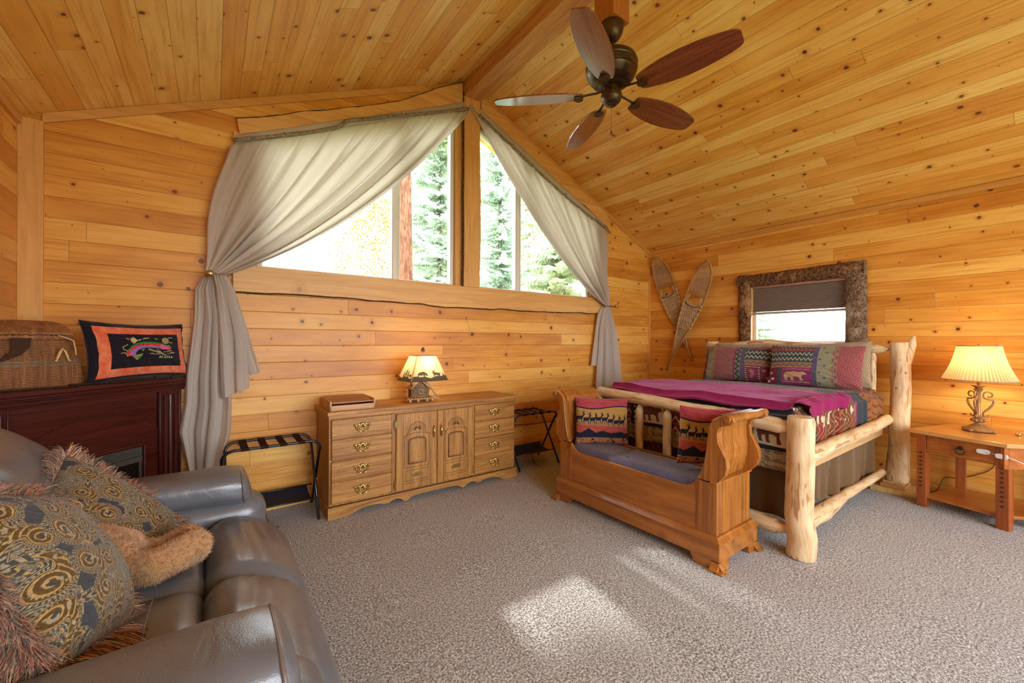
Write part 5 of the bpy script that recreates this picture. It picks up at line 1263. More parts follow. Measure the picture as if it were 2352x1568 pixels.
log('foot_rail', [(2.985, 2.67, .865), (2.985, 2.2, .850), (2.985, 1.8, .832), (2.985, 1.4, .812), (2.985, 1.06, .792)], [.050, .048, .047, .050, .050], seed=8, taper=(0, .07))
log('foot_rail', [(2.985, 2.64, .16), (2.985, 1.9, .17), (2.985, 1.30, .15), (2.985, 1.06, .145)], [.05, .05, .052, .052], seed=9, taper=(0, .09))
log('head_rail', [(5.0, 2.62, 1.285), (5.0, 2.35, 1.30), (5.0, 2.0, 1.335), (5.0, 1.8, 1.315), (5.0, 1.4, 1.29), (5.0, 1.0, 1.283)], [.043, .044, .042, .040, .045, .048], seed=10, taper=(0, .08))
log('head_rail', [(5.0, 2.64, .60), (5.0, 1.0, .60)], .05, seed=11)
for i, y in enumerate((2.48, 2.214, 1.945, 1.676, 1.42)):
    log('foot_spindle', [(2.985, y, .19), (2.985, y, .60), (2.985, y, .80)], [.034, .036, .034], seed=20 + i, taper=(.03, .045), n=14)
for i, y in enumerate((2.50, 2.36, 2.22, 2.08, 1.94, 1.80, 1.66, 1.52, 1.38, 1.24, 1.11)):
    log('head_spindle', [(4.985, y, .62), (4.985, y, 1.262)], [.030, .028], seed=30 + i, taper=(.03, .05), n=12)
log('side_rail', [(3.05, 1.005, .615), (3.8, 1.00, .625), (4.5, .995, .635), (4.97, .99, .655)], [.052, .048, .046, .044], seed=50, taper=(.03, .06))
log('side_rail', [(3.05, 2.68, .615), (4.97, 2.66, .65)], .055, seed=51)
log('side_brace', [(3.06, 1.02, .175), (3.45, 1.03, .165), (3.9, 1.04, .165), (4.95, 1.02, .175)], [.048, .058, .036, .03], seed=52, taper=(.08, .05), lump=.12)
m_plank = wood('pale plank', (.45, .26, .10), (.68, .46, .22), 0, .5)
b = MB(); b.at((-OX, -OY, 0)); b.box(3.06, 4.96, 1.030, 1.055, .50, .60); b.build('side_board', m_plank, bed, bev=.003)
m_rise = wood('riser wood', (.50, .30, .09), (.72, .49, .20), 0, .5)
rs = thing('bed_riser', 'stepped wooden block under the near head post of the bed', 'bed riser', (5.02, .945, 0))
b = MB(); b.prism([(-.155, 0), (.155, 0), (.155, .02), (.135, .045), (-.135, .045), (-.155, .02)], -.155, .155, 'y'); b.build('bottom_block', m_rise, rs, bev=.003)
b = MB(); b.box(-.105, .105, -.075, .095, .045, .073); b.build('middle_block', wood('riser wood b', (.45, .22, .07), (.62, .36, .14), 0, .5), rs, bev=.003)
b = MB(); b.box(-.085, .085, -.06, .08, .073, .097); b.build('top_block', m_rise, rs, bev=.003)
# mattress under the quilt
b = MB(); b.at((-OX, -OY, 0)); b.box(3.10, 4.95, 1.12, 2.60, .42, .60); b.build('box_spring', plain('cream ticking', (.6, .55, .48), .9), bed, bev=.03)
def softbox(p): pass
# bear outline used on the bedding
BEAR = [(.02, .45), (.06, .66), (.16, .80), (.30, .80), (.42, .86), (.56, .84), (.68, .76), (.76, .82), (.82, .90), (.86, .84), (.94, .76), (1.0, .64), (.97, .58), (.86, .56), (.80, .48), (.80, .30), (.86, .10), (.84, .03), (.72, .03), (.70, .30), (.60, .36), (.46, .36), (.44, .18), (.50, .06), (.46, .02), (.34, .03), (.32, .34), (.20, .30), (.20, .12), (.24, .03), (.10, .03), (.06, .2)]
def zig(U, V, fu, amp): return V + amp * (2 * np.abs((U * fu) % 1 - .5) - .5)
def diam(U, V, s):
    a = (U * s) % 1 - .5; b_ = (V * s) % 1 - .5; return np.abs(a) + np.abs(b_)
def paws(C, U, V, cx, cy, s, col):
    m = ((U - cx) ** 2 + ((V - cy) * 1.0) ** 2 < (s * .5) ** 2)
    for k in range(4): m |= (U - cx - s * (-.55 + .37 * k)) ** 2 + (V - cy - s * (.72 + .12 * (k in (1, 2)))) ** 2 < (s * .17) ** 2
    C[m] = col; return C
SAGE, PLUM, GREY_, TAN_, TEAL, MAG, CREAM, BRN = rgb(150, 148, 118), rgb(122, 52, 74), rgb(92, 84, 112), rgb(160, 118, 88), rgb(62, 82, 84), rgb(140, 50, 96), rgb(206, 186, 158), rgb(92, 52, 40)
def sham(U, V, w_, flip=False):
    """pillow sham patchwork; U in metres from the left, V metres"""
    C = np.zeros(U.shape + (3,)); C[:] = PLUM; x = U; y = V; H_ = .38
    def band(a, b_, c): C[(x >= a) & (x < b_)] = c
    return C
def patch_left(U, V):       # left pillow, 0..1
    C = np.zeros(U.shape + (3,)); C[:] = PLUM; V2 = V
    C[U < .20] = SAGE; C[(U < .06)] = MAG * .8
    C = np.where(((U < .16) & (V > .80))[..., None], TAN_ * .8, C)
    m = (np.abs(U - .18 - .012 * np.sin(V * 40)) < .018); C[m] = TAN_
    for cy in (.2, .45, .68): paws(C, U, V, .11, cy, .035, SAGE * 1.25)
    a = (U >= .20) & (U < .50); d = diam(U, V * .62, 11.); C[a] = rgb(128, 62, 74); C[a & (np.sin(d * 25) > .25)] = rgb(178, 128, 112)
    C[(U >= .50) & (U < .525)] = MAG; b_ = (U >= .525) & (U < .60); C[b_] = SAGE * .75; C[b_ & (np.abs(zig((V), (U - .56) * 3, 7, .16)) < .05)] = TEAL * .6
    C[(U >= .60) & (U < .66)] = GREY_
    r = (U >= .66); C[r & (V > .86)] = TAN_ * .7; C[r & (V <= .90) & (V > .86)] = MAG; st = r & (V <= .86) & (V > .56); C[st] = TEAL
    for k in (.78, .65): C[st & (np.abs(zig(U, V - k, 18, .07)) < .016)] = CREAM
    z = r & (V <= .56) & (V > .40); C[z] = TAN_; C[z & (np.abs(zig(U, V - .48, 12, .07)) < .016)] = GREY_
    lo = r & (V <= .40); C[lo] = MAG * .9; C[lo & ((np.abs(U - .685) < .02) | (np.abs(U - .865) < .02))] = BRN; C[lo & ((np.abs(U - .685) < .012) | (np.abs(U - .865) < .012)) & (np.sin(V * 110) > .3)] = CREAM
    C[in_poly((U - .73) / .09, (V - .06) / .26, [(0, .0), (.25, .1), (.5, .0), (.6, .3), (.9, .35), (.7, .55), (.9, .9), (.55, .75), (.3, 1.), (.2, .7), (-.05, .95), (.1, .6), (.3, .5), (.25, .3)])] = TAN_
    for cx, cy in ((.93, .28), (.96, .10)): paws(C, U, V, cx, cy, .035, CREAM)
    C[(lo & (V > .35) & (V < .37) & (U > .70) & (U < .85) & (np.sin(U * 400) > 0))] = CREAM
    return C * .95
def patch_right(U, V):
    C = np.zeros(U.shape + (3,)); C[:] = PLUM
    a = U < .52; C[a & (V > .83)] = TAN_ * .75; C[a & (V > .83) & (np.abs(zig(U, V - .92, 22, .12)) < .03)] = BRN; C[a & (np.abs(V - .82) < .015)] = MAG
    st = a & (V < .805) & (V > .52); C[st] = TEAL
    for k in (.735, .60): C[st & (np.abs(zig(U, V - k, 20, .07)) < .015)] = CREAM
    z = a & (V <= .52) & (V > .38); C[z] = TAN_; C[z & (np.abs(zig(U, V - .45, 13, .06)) < .014)] = GREY_
    lo = a & (V <= .38); C[lo] = MAG; C[lo & (U < .14)] = rgb(120, 34, 60); C[lo & (np.abs(U - .15) < .022)] = TEAL; 
    for cx, cy in ((.04, .24), (.075, .10), (.03, .04)): paws(C, U, V, cx, cy, .033, rgb(235, 225, 215))
    C[in_poly((U - .20) / .27, (V - .07) / .25, BEAR)] = rgb(190, 158, 118)
    C[lo & (U > .19) & (U < .50) & ((np.abs(V - .34) < .008) | (np.abs(V - .045) < .008)) & (np.sin(U * 420) > 0)] = CREAM
    C[(U >= .52) & (U < .575)] = GREY_
    s = (U >= .575) & (U < .72 + .02 * np.sin(V * 30)); C[s] = SAGE
    for i, (cx, cy) in enumerate(((.62, .92), (.665, .78), (.60, .60), (.655, .45), (.60, .28), (.655, .16), (.60, .04))): paws(C, U, V, cx, cy, .030, GREY_ * .8)
    t = (U >= .72 + .02 * np.sin(V * 30)) & (U < .78); C[t] = TAN_; C[t & (np.abs(U - .75 - .015 * np.sign(np.sin(V * 40))) < .006)] = GREY_
    d_ = U >= .78; q = diam(U, V * .6, 9.); C[d_] = rgb(138, 62, 70); C[d_ & (np.sin(q * 25) > .3)] = rgb(182, 112, 104)
    return C * .95
o = pillow('bed_pillow', .72, .40, .19, m_cloth, None, patch_left, 330, 200, .045, 5, .5, .012)
orient(o, (4.72, 2.215, 1.105), (.06, -1, .01), (.30, 0, .95)); tag(o, 'patterned sham pillow with small mountain goat panel, next to the wall corner side', 'pillow')
o['label'] = 'patterned sham pillow with small goat panel on the bed, nearer the snowshoes'
o = pillow('bed_pillow', .76, .41, .20, m_cloth, None, patch_right, 350, 210, .045, 8, .5, .012)
orient(o, (4.66, 1.475, 1.115), (.03, -1, .0), (.30, 0, .95)); tag(o, 'patterned sham pillow with large bear and paw prints on the bed, nearer the lamp', 'pillow')
def diam_pat(U, V):
    C = np.zeros(U.shape + (3,)); C[:] = rgb(206, 186, 150); C[np.sin(diam(U, V * .6, 16.) * 25) > .1] = rgb(110, 84, 66); return C
o = pillow('bed_pillow', .74, .44, .16, m_cloth, None, diam_pat, 260, 180, .04, 12, .5, .01)
orient(o, (4.85, 1.45, 1.125), (.0, -1, .05), (.22, 0, .97)); tag(o, 'cream diamond patterned pillow propped behind the bear pillow', 'pillow')
o = pillow('bed_pillow', .70, .42, .15, m_cloth, None, diam_pat, 200, 150, .04, 14, .5, .01)
orient(o, (4.86, 2.20, 1.12), (.0, -1, .0), (.22, 0, .97)); tag(o, 'cream diamond patterned pillow propped behind the goat pillow', 'pillow')
# quilt
ZT = .905; X0q, X1q, Y0q, Y1q = 3.075, 4.965, 1.085, 2.615; DF, DS = .44, .30
def quilt_pos(u, v):
    """u: metres from the foot edge (negative hangs), v: metres from near side edge"""
    r = .05
    def fold(s):       # s<0 hangs : returns (in-plane offset, drop)
        ang = np.clip((s + r * PI / 2) / (r * PI / 2), 0, 1) * PI / 2        # 0 vertical .. 90 flat
        inp = np.where(s > 0, s, -r * (1 - np.sin(0)) * 0 + r * (np.sin(ang) - 1)); drop = np.where(s > 0, 0, r * (1 - np.sin(ang)) if 0 else r * np.cos(ang) + np.clip(-s - r * PI / 2, 0, 9))
        return inp, drop
    fu, du = fold(u); fv, dv = fold(v); Wm = Y1q - Y0q; fw, dw = fold(Wm - v)
    X = X0q + fu; Y = np.where(v < Wm / 2, Y0q + fv, Y1q - fw); Z = ZT - np.maximum(du, np.maximum(dv, dw)) - .25 * np.minimum(du, dv)
    top = np.clip(u * 8, 0, 1) * np.clip(v * 8, 0, 1) * np.clip((Wm - v) * 8, 0, 1)
    Z = Z + .018 * top * (vnoise(u * 5, v * 5, 31) - .5) + .012 * top * np.sin(np.clip(v / Wm, 0, 1) * PI) 
    hang = np.clip(dv * 12, 0, 1); Y = Y - hang * .012 * np.sin(u * 38 + 2 * np.sin(u * 9)) * (v < Wm / 2); X = X - np.clip(du * 10, 0, 1) * (.010 * np.sin(v * 17 + 1) + .01)
    ruck = np.clip(1 - np.abs(v - .02) / .14, 0, 1); Z = Z + .006 * np.sin(u * 55) * ruck
    return np.stack([X, Y, Z], -1)
def quilt_col(u, v):
    C = np.zeros(u.shape + (3,)); pal = [SAGE, PLUM, GREY_, TAN_, TEAL, rgb(120, 60, 90), rgb(105, 88, 76), rgb(84, 86, 100)]
    W_ = 1.53
    # blocks on the top
    bw, bh = .34, .30
    bi = np.floor((u + 9.06) / bw).astype(int); bj = np.floor((v + 9.1) / bh).astype(int); k = (bi * 5 + bj * 3) % 8
    fu = ((u + 9.06) / bw) % 1; fv = ((v + 9.1) / bh) % 1
    for i, c in enumerate(pal): C[k == i] = c * .9
    C[(k == 1) & (np.sin(diam(u, v, 13.) * 25) > .3)] = rgb(180, 120, 112)
    C[(k == 3) & (np.abs(zig(v, u % .1 - .05, 14, .05)) < .012)] = GREY_
    C[(k == 4) & (np.abs(zig(v, u % .075 - .0375, 20, .03)) < .007)] = CREAM
    C[(k == 5) & (((fu - .5) ** 2 + (fv - .5) ** 2) < .06) & (vnoise(u * 30, v * 30, 4) > .45)] = TAN_
    C[(k == 6) & (np.sin(v * 130 + 6 * np.sin(u * 20)) > .5)] = TAN_; C[(k == 7) & (np.sin(diam(u, v, 18.) * 25) > .5)] = CREAM * .8
    C[(k == 0) & (vnoise(u * 26, v * 26, 9) > .66)] = GREY_
    C[(fu < .05) | (fv < .05)] = rgb(110, 60, 96)
    # near side hang: brown/orange with white paw row, teal band toward the head
    s = v < .03; cu = u
    C[s] = rgb(104, 60, 40); C[s & (np.sin(u * 31 + .6 * np.sin(v * 30)) > .45)] = rgb(58, 56, 44); C[s & (np.sin(u * 17 + 2) > .7)] = rgb(122, 38, 36); C[s & (np.sin(u * 140 + 5 * np.sin(v * 40)) > .75)] = rgb(170, 112, 66)
    C[s & (np.abs(v + .13) < .05) & (vnoise(u * 44, v * 16, 6, 2) > .62)] = rgb(214, 190, 156); C[(v < .03) & (v > -.005)] = rgb(128, 78, 50); C[(np.abs(v - .0) < .012) & (np.sin(u * 120) > .2)] = CREAM
    t = (u > 1.18) & (u < 1.42) & (v < .3); C[t] = rgb(52, 62, 68); t = (u > 1.42) & (v < .5); C[t] = rgb(150, 94, 48); C[t & (np.sin(v * 90 + 3 * np.sin(u * 20)) > .6)] = rgb(110, 66, 40)
    C[(u > 1.14) & (u < 1.18) & (v < .4)] = MAG
    # foot hang: bear panels between burgundy zigzag, lattice hem
    f = u < .0; z = -u; C[f] = rgb(34, 30, 44)
    p = ((v + .02) % .92)
    bg_ = f & (z > .05) & (z < .31); zz = bg_ & (p > .34); C[zz] = rgb(104, 30, 52); C[zz & (np.abs(zig(v, (z % .085) - .042, 15, .045)) < .010)] = rgb(198, 158, 140); C[zz & (np.abs((z % .085) - .08) < .006)] = rgb(150, 90, 60)
    pn = f & (z > .10) & (z < .28) & (p < .24) & (p > .02); C[pn] = CREAM
    C[in_poly(1 - (p - .035) / .19, 1 - (z - .115) / .15, BEAR) & f] = rgb(100, 58, 36)
    C[f & (z > .06) & (z < .32) & (np.abs(p - .29) < .03)] = rgb(30, 30, 58); C[f & (z > .08) & (z < .30) & (np.abs(p - .29) < .014) & (diam(p, z, 22.) < .3)] = CREAM
    h_ = f & (z > .31) & (z < .44); C[h_] = rgb(196, 172, 132); C[h_ & (np.sin(diam(v, z, 17.) * 26) > .0)] = rgb(62, 44, 38)
    return C
uu, vv = np.meshgrid(np.linspace(-DF, X1q - X0q, 520), np.linspace(-DS, Y1q - Y0q + .25, 430))
o = np_grid('quilt', quilt_pos(uu, vv), m_cloth, None, quilt_col(uu, vv)); tag(o, 'lodge patchwork quilt with bears and paw prints covering the bed', 'bedspread')
# plum throw across the foot of the bed
def throw_mat():
    t = NT('plum plush', .8, .2); t.set('Sheen Weight', .35); t.set('Sheen Roughness', .35); t.set('Sheen Tint', (1., .45, .75)); v = t.obj(); n = t.noise(v, 5., 4., .6, 1.2); n2 = t.noise(v, 300., 2.)
    t.set('Base Color', t.mix(n, (.17, .006, .050), (.34, .018, .11))); t.bump(t.M('ADD', n, n2), .35, .006); return t.m
U, V = np.meshgrid(np.linspace(0, 1, 200), np.linspace(0, 1, 330))
vv = -.155 + 1.64 * V; t0 = np.interp(vv, [-.16, -.02, .12, .35, .65, 1.05, 1.5], [.14, .0, -.06, -.085, -.09, -.09, -.07]); t1 = np.interp(vv, [-.16, -.05, .10, .35, .60, 1.0, 1.3, 1.5], [.82, .86, .88, .93, .98, 1.02, .85, .62]) 
uu = t0 + (t1 - t0) * U
P = quilt_pos(uu, vv)
n_ = .012 + .008 * np.sin(uu * 23 + vv * 3) * np.clip((.1 - vv) * 6, 0, 1) + .034 * vnoise(uu * 5 + vv * 2, vv * 3, 14, 4) + .010 * np.sin(uu * 9 + vv * 4) * np.sin(vv * 3) + .008 * np.sin(PI * U)
dn = np.clip((.02 - vv) * 20, 0, 1)
P[..., 2] += n_ + .02 * np.clip((vv - 1.2) * 3, 0, 1) * np.sin(PI * U) + .016 * np.clip(1 - uu / .2, 0, 1) * np.clip(vv * 5, 0, 1); P[..., 1] -= dn * (.018 + .014 * np.sin(uu * 30)); P[..., 0] -= .004 * np.clip((.05 - uu) * 20, 0, 1)
P[..., 2] += .05 * dn
o = np_grid('plush_throw', P, throw_mat(), None, None, back=P - np.array([0, 0, .008])); tag(o, 'plum plush throw folded across the foot of the bed', 'blanket')
# bed skirt
def skirt_mat():
    t = NT('brown bed skirt', .9, .15); v = t.obj(); t.set('Sheen Weight', .3); n = t.noise(t.V('MULTIPLY', v, (2, 2, .5)), 3., 3.)
    t.set('Base Color', t.mix(n, (.085, .042, .014), (.155, .085, .032))); return t.m
m_skirt = skirt_mat()
sk = thing('bed_skirt', 'brown gathered bed skirt hanging below the log side rail', 'bed skirt', (4., 1.1, .3))
U, V = np.meshgrid(np.linspace(0, 1, 260), np.linspace(0, 1, 40)); X = 3.10 + 1.82 * U
zb = .275 - .16 * np.clip(U * 1.5, 0, 1) + .012 * np.sin(U * 9); Z = .555 + (zb - .555) * V
Y = 1.068 - .008 * np.sin(X * 34 + 3 * np.sin(X * 7) + V) * (.3 + V) - .018 * np.sin(X * 15 + 1.2 * np.sin(X * 5)) * (.2 + V) + .05 * (U > 2)
np_grid('side_panel', np.stack([X - 4., Y - 1.1, Z - .3], -1), m_skirt, sk)
Y = 1.07 + 1.5 * U; Z = .57 + (.17 - .57) * V + 0 * U; X = 3.095 - .012 * np.sin(Y * 30) * (.3 + V) - .02 * V
np_grid('foot_panel', np.stack([X - 4., Y - 1.1, Z - .3], -1), m_skirt, sk)
# ================================================================ snowshoes
m_ash = wood('bent ash', (.30, .14, .045), (.56, .33, .12), 2, .45, knots=False); m_raw = plain('rawhide lacing', (.56, .42, .25), .6, var=.2)
m_rawd = plain('dark lacing', (.16, .13, .09), .7)
def snowshoe(label, cy, cz, rot, seed, off, L=1.46, Wd=.275):
    """long pickerel snowshoe lying against the wall; local x across, z up the length (toe up)"""
    th = thing('snowshoe', label, 'snowshoe', (XR - .03 - off, cy, cz), -PI / 2, 'crossed snowshoes on the wall'); th.rotation_euler = (0, rot, -PI / 2) if 0 else (0, 0, 0)
    th.matrix_world = Matrix.Translation((XR - .028 - off, cy, cz)) @ Matrix.Rotation(-PI / 2, 4, 'Z') @ Matrix.Rotation(rot, 4, 'Y')
    def hw(t):       # t 0 tail .. 1 toe, half width
        return np.interp(t, [0, .14, .22, .34, .46, .58, .70, .80, .88, .94, .975, 1.], [.006, .010, .028, .068, .105, .128, .1375, .133, .115, .082, .052, 0.]) * Wd / .275
    N = 60; ts = [i / N for i in range(N + 1)]; lift = lambda t: -.05 * max(0, (t - .86) / .14) ** 1.6
    for s in (1,):
        b = MB(); P = [(-float(hw(t)), lift(t), (t - .5) * L) for t in ts] + [(float(hw(t)), lift(t), (t - .5) * L) for t in ts[::-1][1:]]
        b.tube(P, .0125, 8, flat=1.); b.build('frame', m_ash, th, smooth=2)
    b = MB()
    for t in (.705, .385): w = float(hw(t)); b.box(-w, w, -.006, .006, (t - .5) * L - .013, (t - .5) * L + .013)
    b.build('crossbar', m_ash, th, bev=.003)
    def web(name, t0, t1, rows, m, r=.0016, step=1., hole=None):
        b = MB(); k = 0
        for i in range(rows):
            ta = t0 + (t1 - t0) * i / rows; n = max(3, int(float(hw(ta)) * 2 / .024))
            for sgn in (-1, 1):
                for j in range(-1, n + 1):
                    tb = ta + (t1 - t0) / rows * 2; xa = -hw(ta) + 2 * hw(ta) * j / n; xb = xa + sgn * .026
                    wa, wb = float(hw(ta)), float(hw(min(1, tb))); xa = max(-wa, min(wa, xa)); xb = max(-wb, min(wb, xb))
                    if hole and hole(xa, ta): continue
                    b.tube([(float(xa), lift(ta) + (.002 if sgn > 0 else -.002), (ta - .5) * L), (float(xb), lift(tb), (min(tb, t1) - .5) * L)], r, 4, cap=False)
            w = float(hw(ta)); 
            if i % 2 == 0 and not (hole and hole(0, ta)): b.tube([(-w, lift(ta), (ta - .5) * L), (w, lift(ta), (ta - .5) * L)], r, 4, cap=False)
        return b.build(name, m, th, smooth=2)
    web('toe_lacing', .72, .965, 13, m_raw, .0019)
    web('centre_lacing', .40, .625, 6, m_raw, .0042); web('tail_lacing', .17, .375, 13, m_raw, .0021)
    b = MB()
    for s in (-1, 1):
        for q in (0, .022): w = float(hw(.66)); b.tube([(s * (w - .03 - q), -.004, (.70 - .5) * L), (s * (w - .02 - q * .6), -.004, (.62 - .5) * L)], .0042, 6)
        for t in (.63, .60, .56, .52, .47, .43): w = float(hw(t)); b.tube([(s * w, 0, (t - .5) * L - .012), (s * w, 0, (t - .5) * L + .012)], [.0135, .0135], 8)
    b.build('lashing', m_raw, th, smooth=2)
    b = MB()
    for k in range(4):
        b.tube([(-float(hw(.62)) * .95, -.004, (.632 - .5) * L - k * .004), (-.06, -.006, (.612 - .5) * L - k * .003), (0, -.006, (.604 - .5) * L - k * .003), (.06, -.006, (.612 - .5) * L - k * .003), (float(hw(.62)) * .95, -.004, (.632 - .5) * L - k * .004)], .0036, 5)
    b.build('toe_cord', m_rawd, th, smooth=2); return th
def place(c0, c1):   # (y,z) tail -> toe
    cy, cz = (c0[0] + c1[0]) / 2, (c0[1] + c1[1]) / 2; dy, dz = c1[0] - c0[0], c1[1] - c0[1]; return cy, cz, math.atan2(-dy, dz), math.hypot(dy, dz)
a = place((3.065, 1.085), (3.625, 2.585)); snowshoe('wooden snowshoe leaning toward the room corner, behind the other', a[0], a[1], a[2], 1, .0, a[3])
a = place((3.415, .935), (2.795, 2.400)); snowshoe('wooden snowshoe leaning toward the window, in front of the other', a[0], a[1], a[2], 2, .045, a[3])

# ================================================================ bedside table
m_tab = wood('red brown table wood', (.30, .075, .012), (.52, .17, .030), 1, .33, ks=1.5, coat=.2); m_tabz = wood('red brown table legs', (.24, .05, .010), (.42, .115, .022), 2, .33, knots=False, coat=.2)
m_tabt = wood('honey table top', (.46, .20, .045), (.66, .34, .10), 1, .3, knots=False, coat=.3)
tb = thing('bedside_table', 'angular red brown bedside table with a drawer and low shelf', 'table', (4.9, .45, 0))
def tbm(): b = MB(); b.at((-4.9, -.45, 0)); return b
TP = [(4.65, .815), (4.505, .275), (4.70, .06), (5.262, .02), (5.262, .63)]
b = tbm(); b.prism(TP, .603, .633, 'z'); b.build('table_top', m_tabt, tb, bev=.004)
fA, fB = Vector((4.712, .752, 0)), Vector((4.578, .292, 0)); dv = (fB - fA).normalized(); nv = Vector((-dv.y, dv.x, 0)); nv = nv if nv.x > 0 else -nv
def leg(c, z0=0, z1=.603, s=.030, rot=0):
    b = tbm(); P = []
    for k in range(4): a = rot + PI / 4 + PI / 2 * k; P.append((c[0] + s * math.sqrt(2) * math.cos(a), c[1] + s * math.sqrt(2) * math.sin(a)))
    b.prism(P, z0, z1, 'z'); return b.build('leg', m_tabz, tb, bev=.003)
ra = math.atan2(dv.y, dv.x)
def pt(s, d): p = fA + dv * s + nv * d; return (p.x, p.y)
l1 = leg(pt(.012, .032), rot=ra); l2 = leg(pt((fB - fA).length - .010, .032), s=.034, rot=ra); leg((5.20, .57), rot=0); leg((5.21, .09)); leg((4.78, .13))
b = tbm(); Ld = (fB - fA).length
b.prism([pt(.045, .006), pt(Ld - .045, .006), pt(Ld - .045, .03), pt(.045, .03)], .462, .592, 'z'); dwr = b.build('drawer', m_tab, tb, bev=.002)
b = tbm(); b.prism([pt(.03, .015), pt(Ld - .03, .015), pt(Ld - .03, .04), pt(.03, .04)], .455, .604, 'z')
b.prism([(4.77, .735), (5.20, .61), (5.20, .59), (4.77, .715)], .47, .604, 'z'); b.prism([(4.55, .29), (4.76, .10), (4.78, .12), (4.57, .31)], .445, .604, 'z'); b.build('apron', m_tab, tb)
b = tbm(); b.prism([pt(.02, .02), pt(Ld - .02, .02), (4.80, .10), (5.21, .06), (5.21, .60)], .075, .097, 'z'); b.build('shelf', m_tab, tb, bev=.003)
m_inl = plain('dark inlay', (.06, .02, .008), .6)
for lg_, s0 in ((l1, .012), (l2, Ld - .010)):
    for k in range(9):
        b = MB(); p = pt(s0, -.0015 + (-.003 if s0 > .1 else 0)); z = .17 + k * .034; b.at((p[0] - 4.9, p[1] - .45, z), (0, 0, ra)); b.box(-.007, .007, -.0015, .003, -.006, .006); b.build('inlay', m_inl, lg_)
b = tbm(); c = pt(Ld * .52, -.002); b.at((c[0] - 4.9, c[1] - .45, .535)); b.sphere((0, 0, 0), .016, 10); b.tube([(-.006 + .026 * math.sin(a) * dv.x - .012, .026 * math.sin(a) * dv.y, -.022 + .026 * math.cos(a)) for a in [2 * PI * k / 20 for k in range(21)]], .0045, 6, cap=False)
b.build('ring_pull', m_blk, dwr, smooth=2)
m_wp = plain('white plastic', (.82, .82, .84), .3)
cl2 = thing('drawer_lock', 'white plastic child lock strap across the table drawer', 'child lock', (0, 0, 0))
b = MB(); 
def cap(s, w, h, dz):
    p = pt(s, -.004 if s < Ld - .05 else -.012); b.at((p[0], p[1], dz), (0, 0, ra)); b.prism([(w * math.copysign(abs(math.cos(a)) ** .6, math.cos(a)), h * math.copysign(abs(math.sin(a)) ** .6, math.sin(a))) for a in [2 * PI * k / 24 for k in range(24)]], -.008, .004, 'y'); b.at()
cap(Ld - .105, .036, .018, .540); b.build('lock_base', m_wp, cl2, bev=.003); b = MB(); cap(Ld - .008, .032, .018, .530); b.build('lock_buckle', m_wp, cl2, bev=.003)
b = MB(); Q = [pt(Ld - .09, -.012), pt(Ld - .03, -.014), pt(Ld + .02, -.012), pt(Ld + .055, .0), pt(Ld + .085, .02)]
b.tube([(q[0], q[1], z) for q, z in zip(Q, (.539, .534, .528, .518, .500))], .0085, 6, flat=.25); b.build('lock_strap', plain('translucent strap', (.75, .68, .66), .35), cl2, smooth=2)
# chrome clip by the lamp
b = MB(); b.at((5.0, .235, .6335), (0, 0, -.5)); b.box(-.035, .05, -.012, .012, 0, .012); b.sphere((-.03, 0, .012), .016, 12, (1, 1, .8)); b.tube([(-.02, 0, .02), (.06, 0, .02)], .006, 8)
tag(b.build('brass_clip', m_gold, smooth=40), 'shiny brass key clip lying on the table beside the lamp', 'clip')
b = MB(); b.tube(sm([(5.10, .80, .01), (5.20, .72, .03), (5.262, .68, .14), (5.268, .60, .16), (5.27, .50, .21), (5.272, .40, .30), (5.272, .34, .5)], 8), .003, 6)
tag(b.build('lamp_cord', m_blk, smooth=2), 'dark lamp cord hanging behind the bedside table', 'cord')

# scroll lamp
m_gilt = NT('aged gilt', .45, .5, .35); _v = m_gilt.obj(); _n = m_gilt.noise(_v, 60., 4.); m_gilt.set('Base Color', m_gilt.mix(_n, (.16, .075, .028), (.50, .29, .11))); m_gilt.bump(_n, .4, .002); m_gilt = m_gilt.m
lp = thing('scroll_table_lamp', 'bronze scroll table lamp with pleated cream shade on the bedside table', 'lamp', (4.975, .452, .6335), .4); lp.scale = (1, 1, 1.12)
b = MB(); b.lathe([(.090, .004), (.094, .012), (.088, .022), (.066, .030), (.050, .040), (.034, .050), (.022, .056), (.020, .064)], 40)
for k in range(4): a = PI / 4 + k * PI / 2; b.sphere((.088 * math.cos(a), .088 * math.sin(a), .012), .016, 10, (1, 1, .75))
b.build('base', m_gilt, lp, smooth=50)
b = MB(); b.lathe([(.018, .060), (.038, .070), (.042, .080), (.030, .092), (.022, .098), (.030, .104), (.018, .112), (.013, .118), (.014, .28), (.020, .288), (.026, .296), (.016, .304), (.022, .312), (.040, .325), (.042, .330), (.008, .332)], 28)
for k in range(10): a = 2 * PI * k / 10; b.sphere((.038 * math.cos(a), .038 * math.sin(a), .080), .009, 8, (1, 1, 1.3)); b.sphere((.023 * math.cos(a), .023 * math.sin(a), .300), .006, 6)
b.build('column', m_gilt, lp, smooth=50)
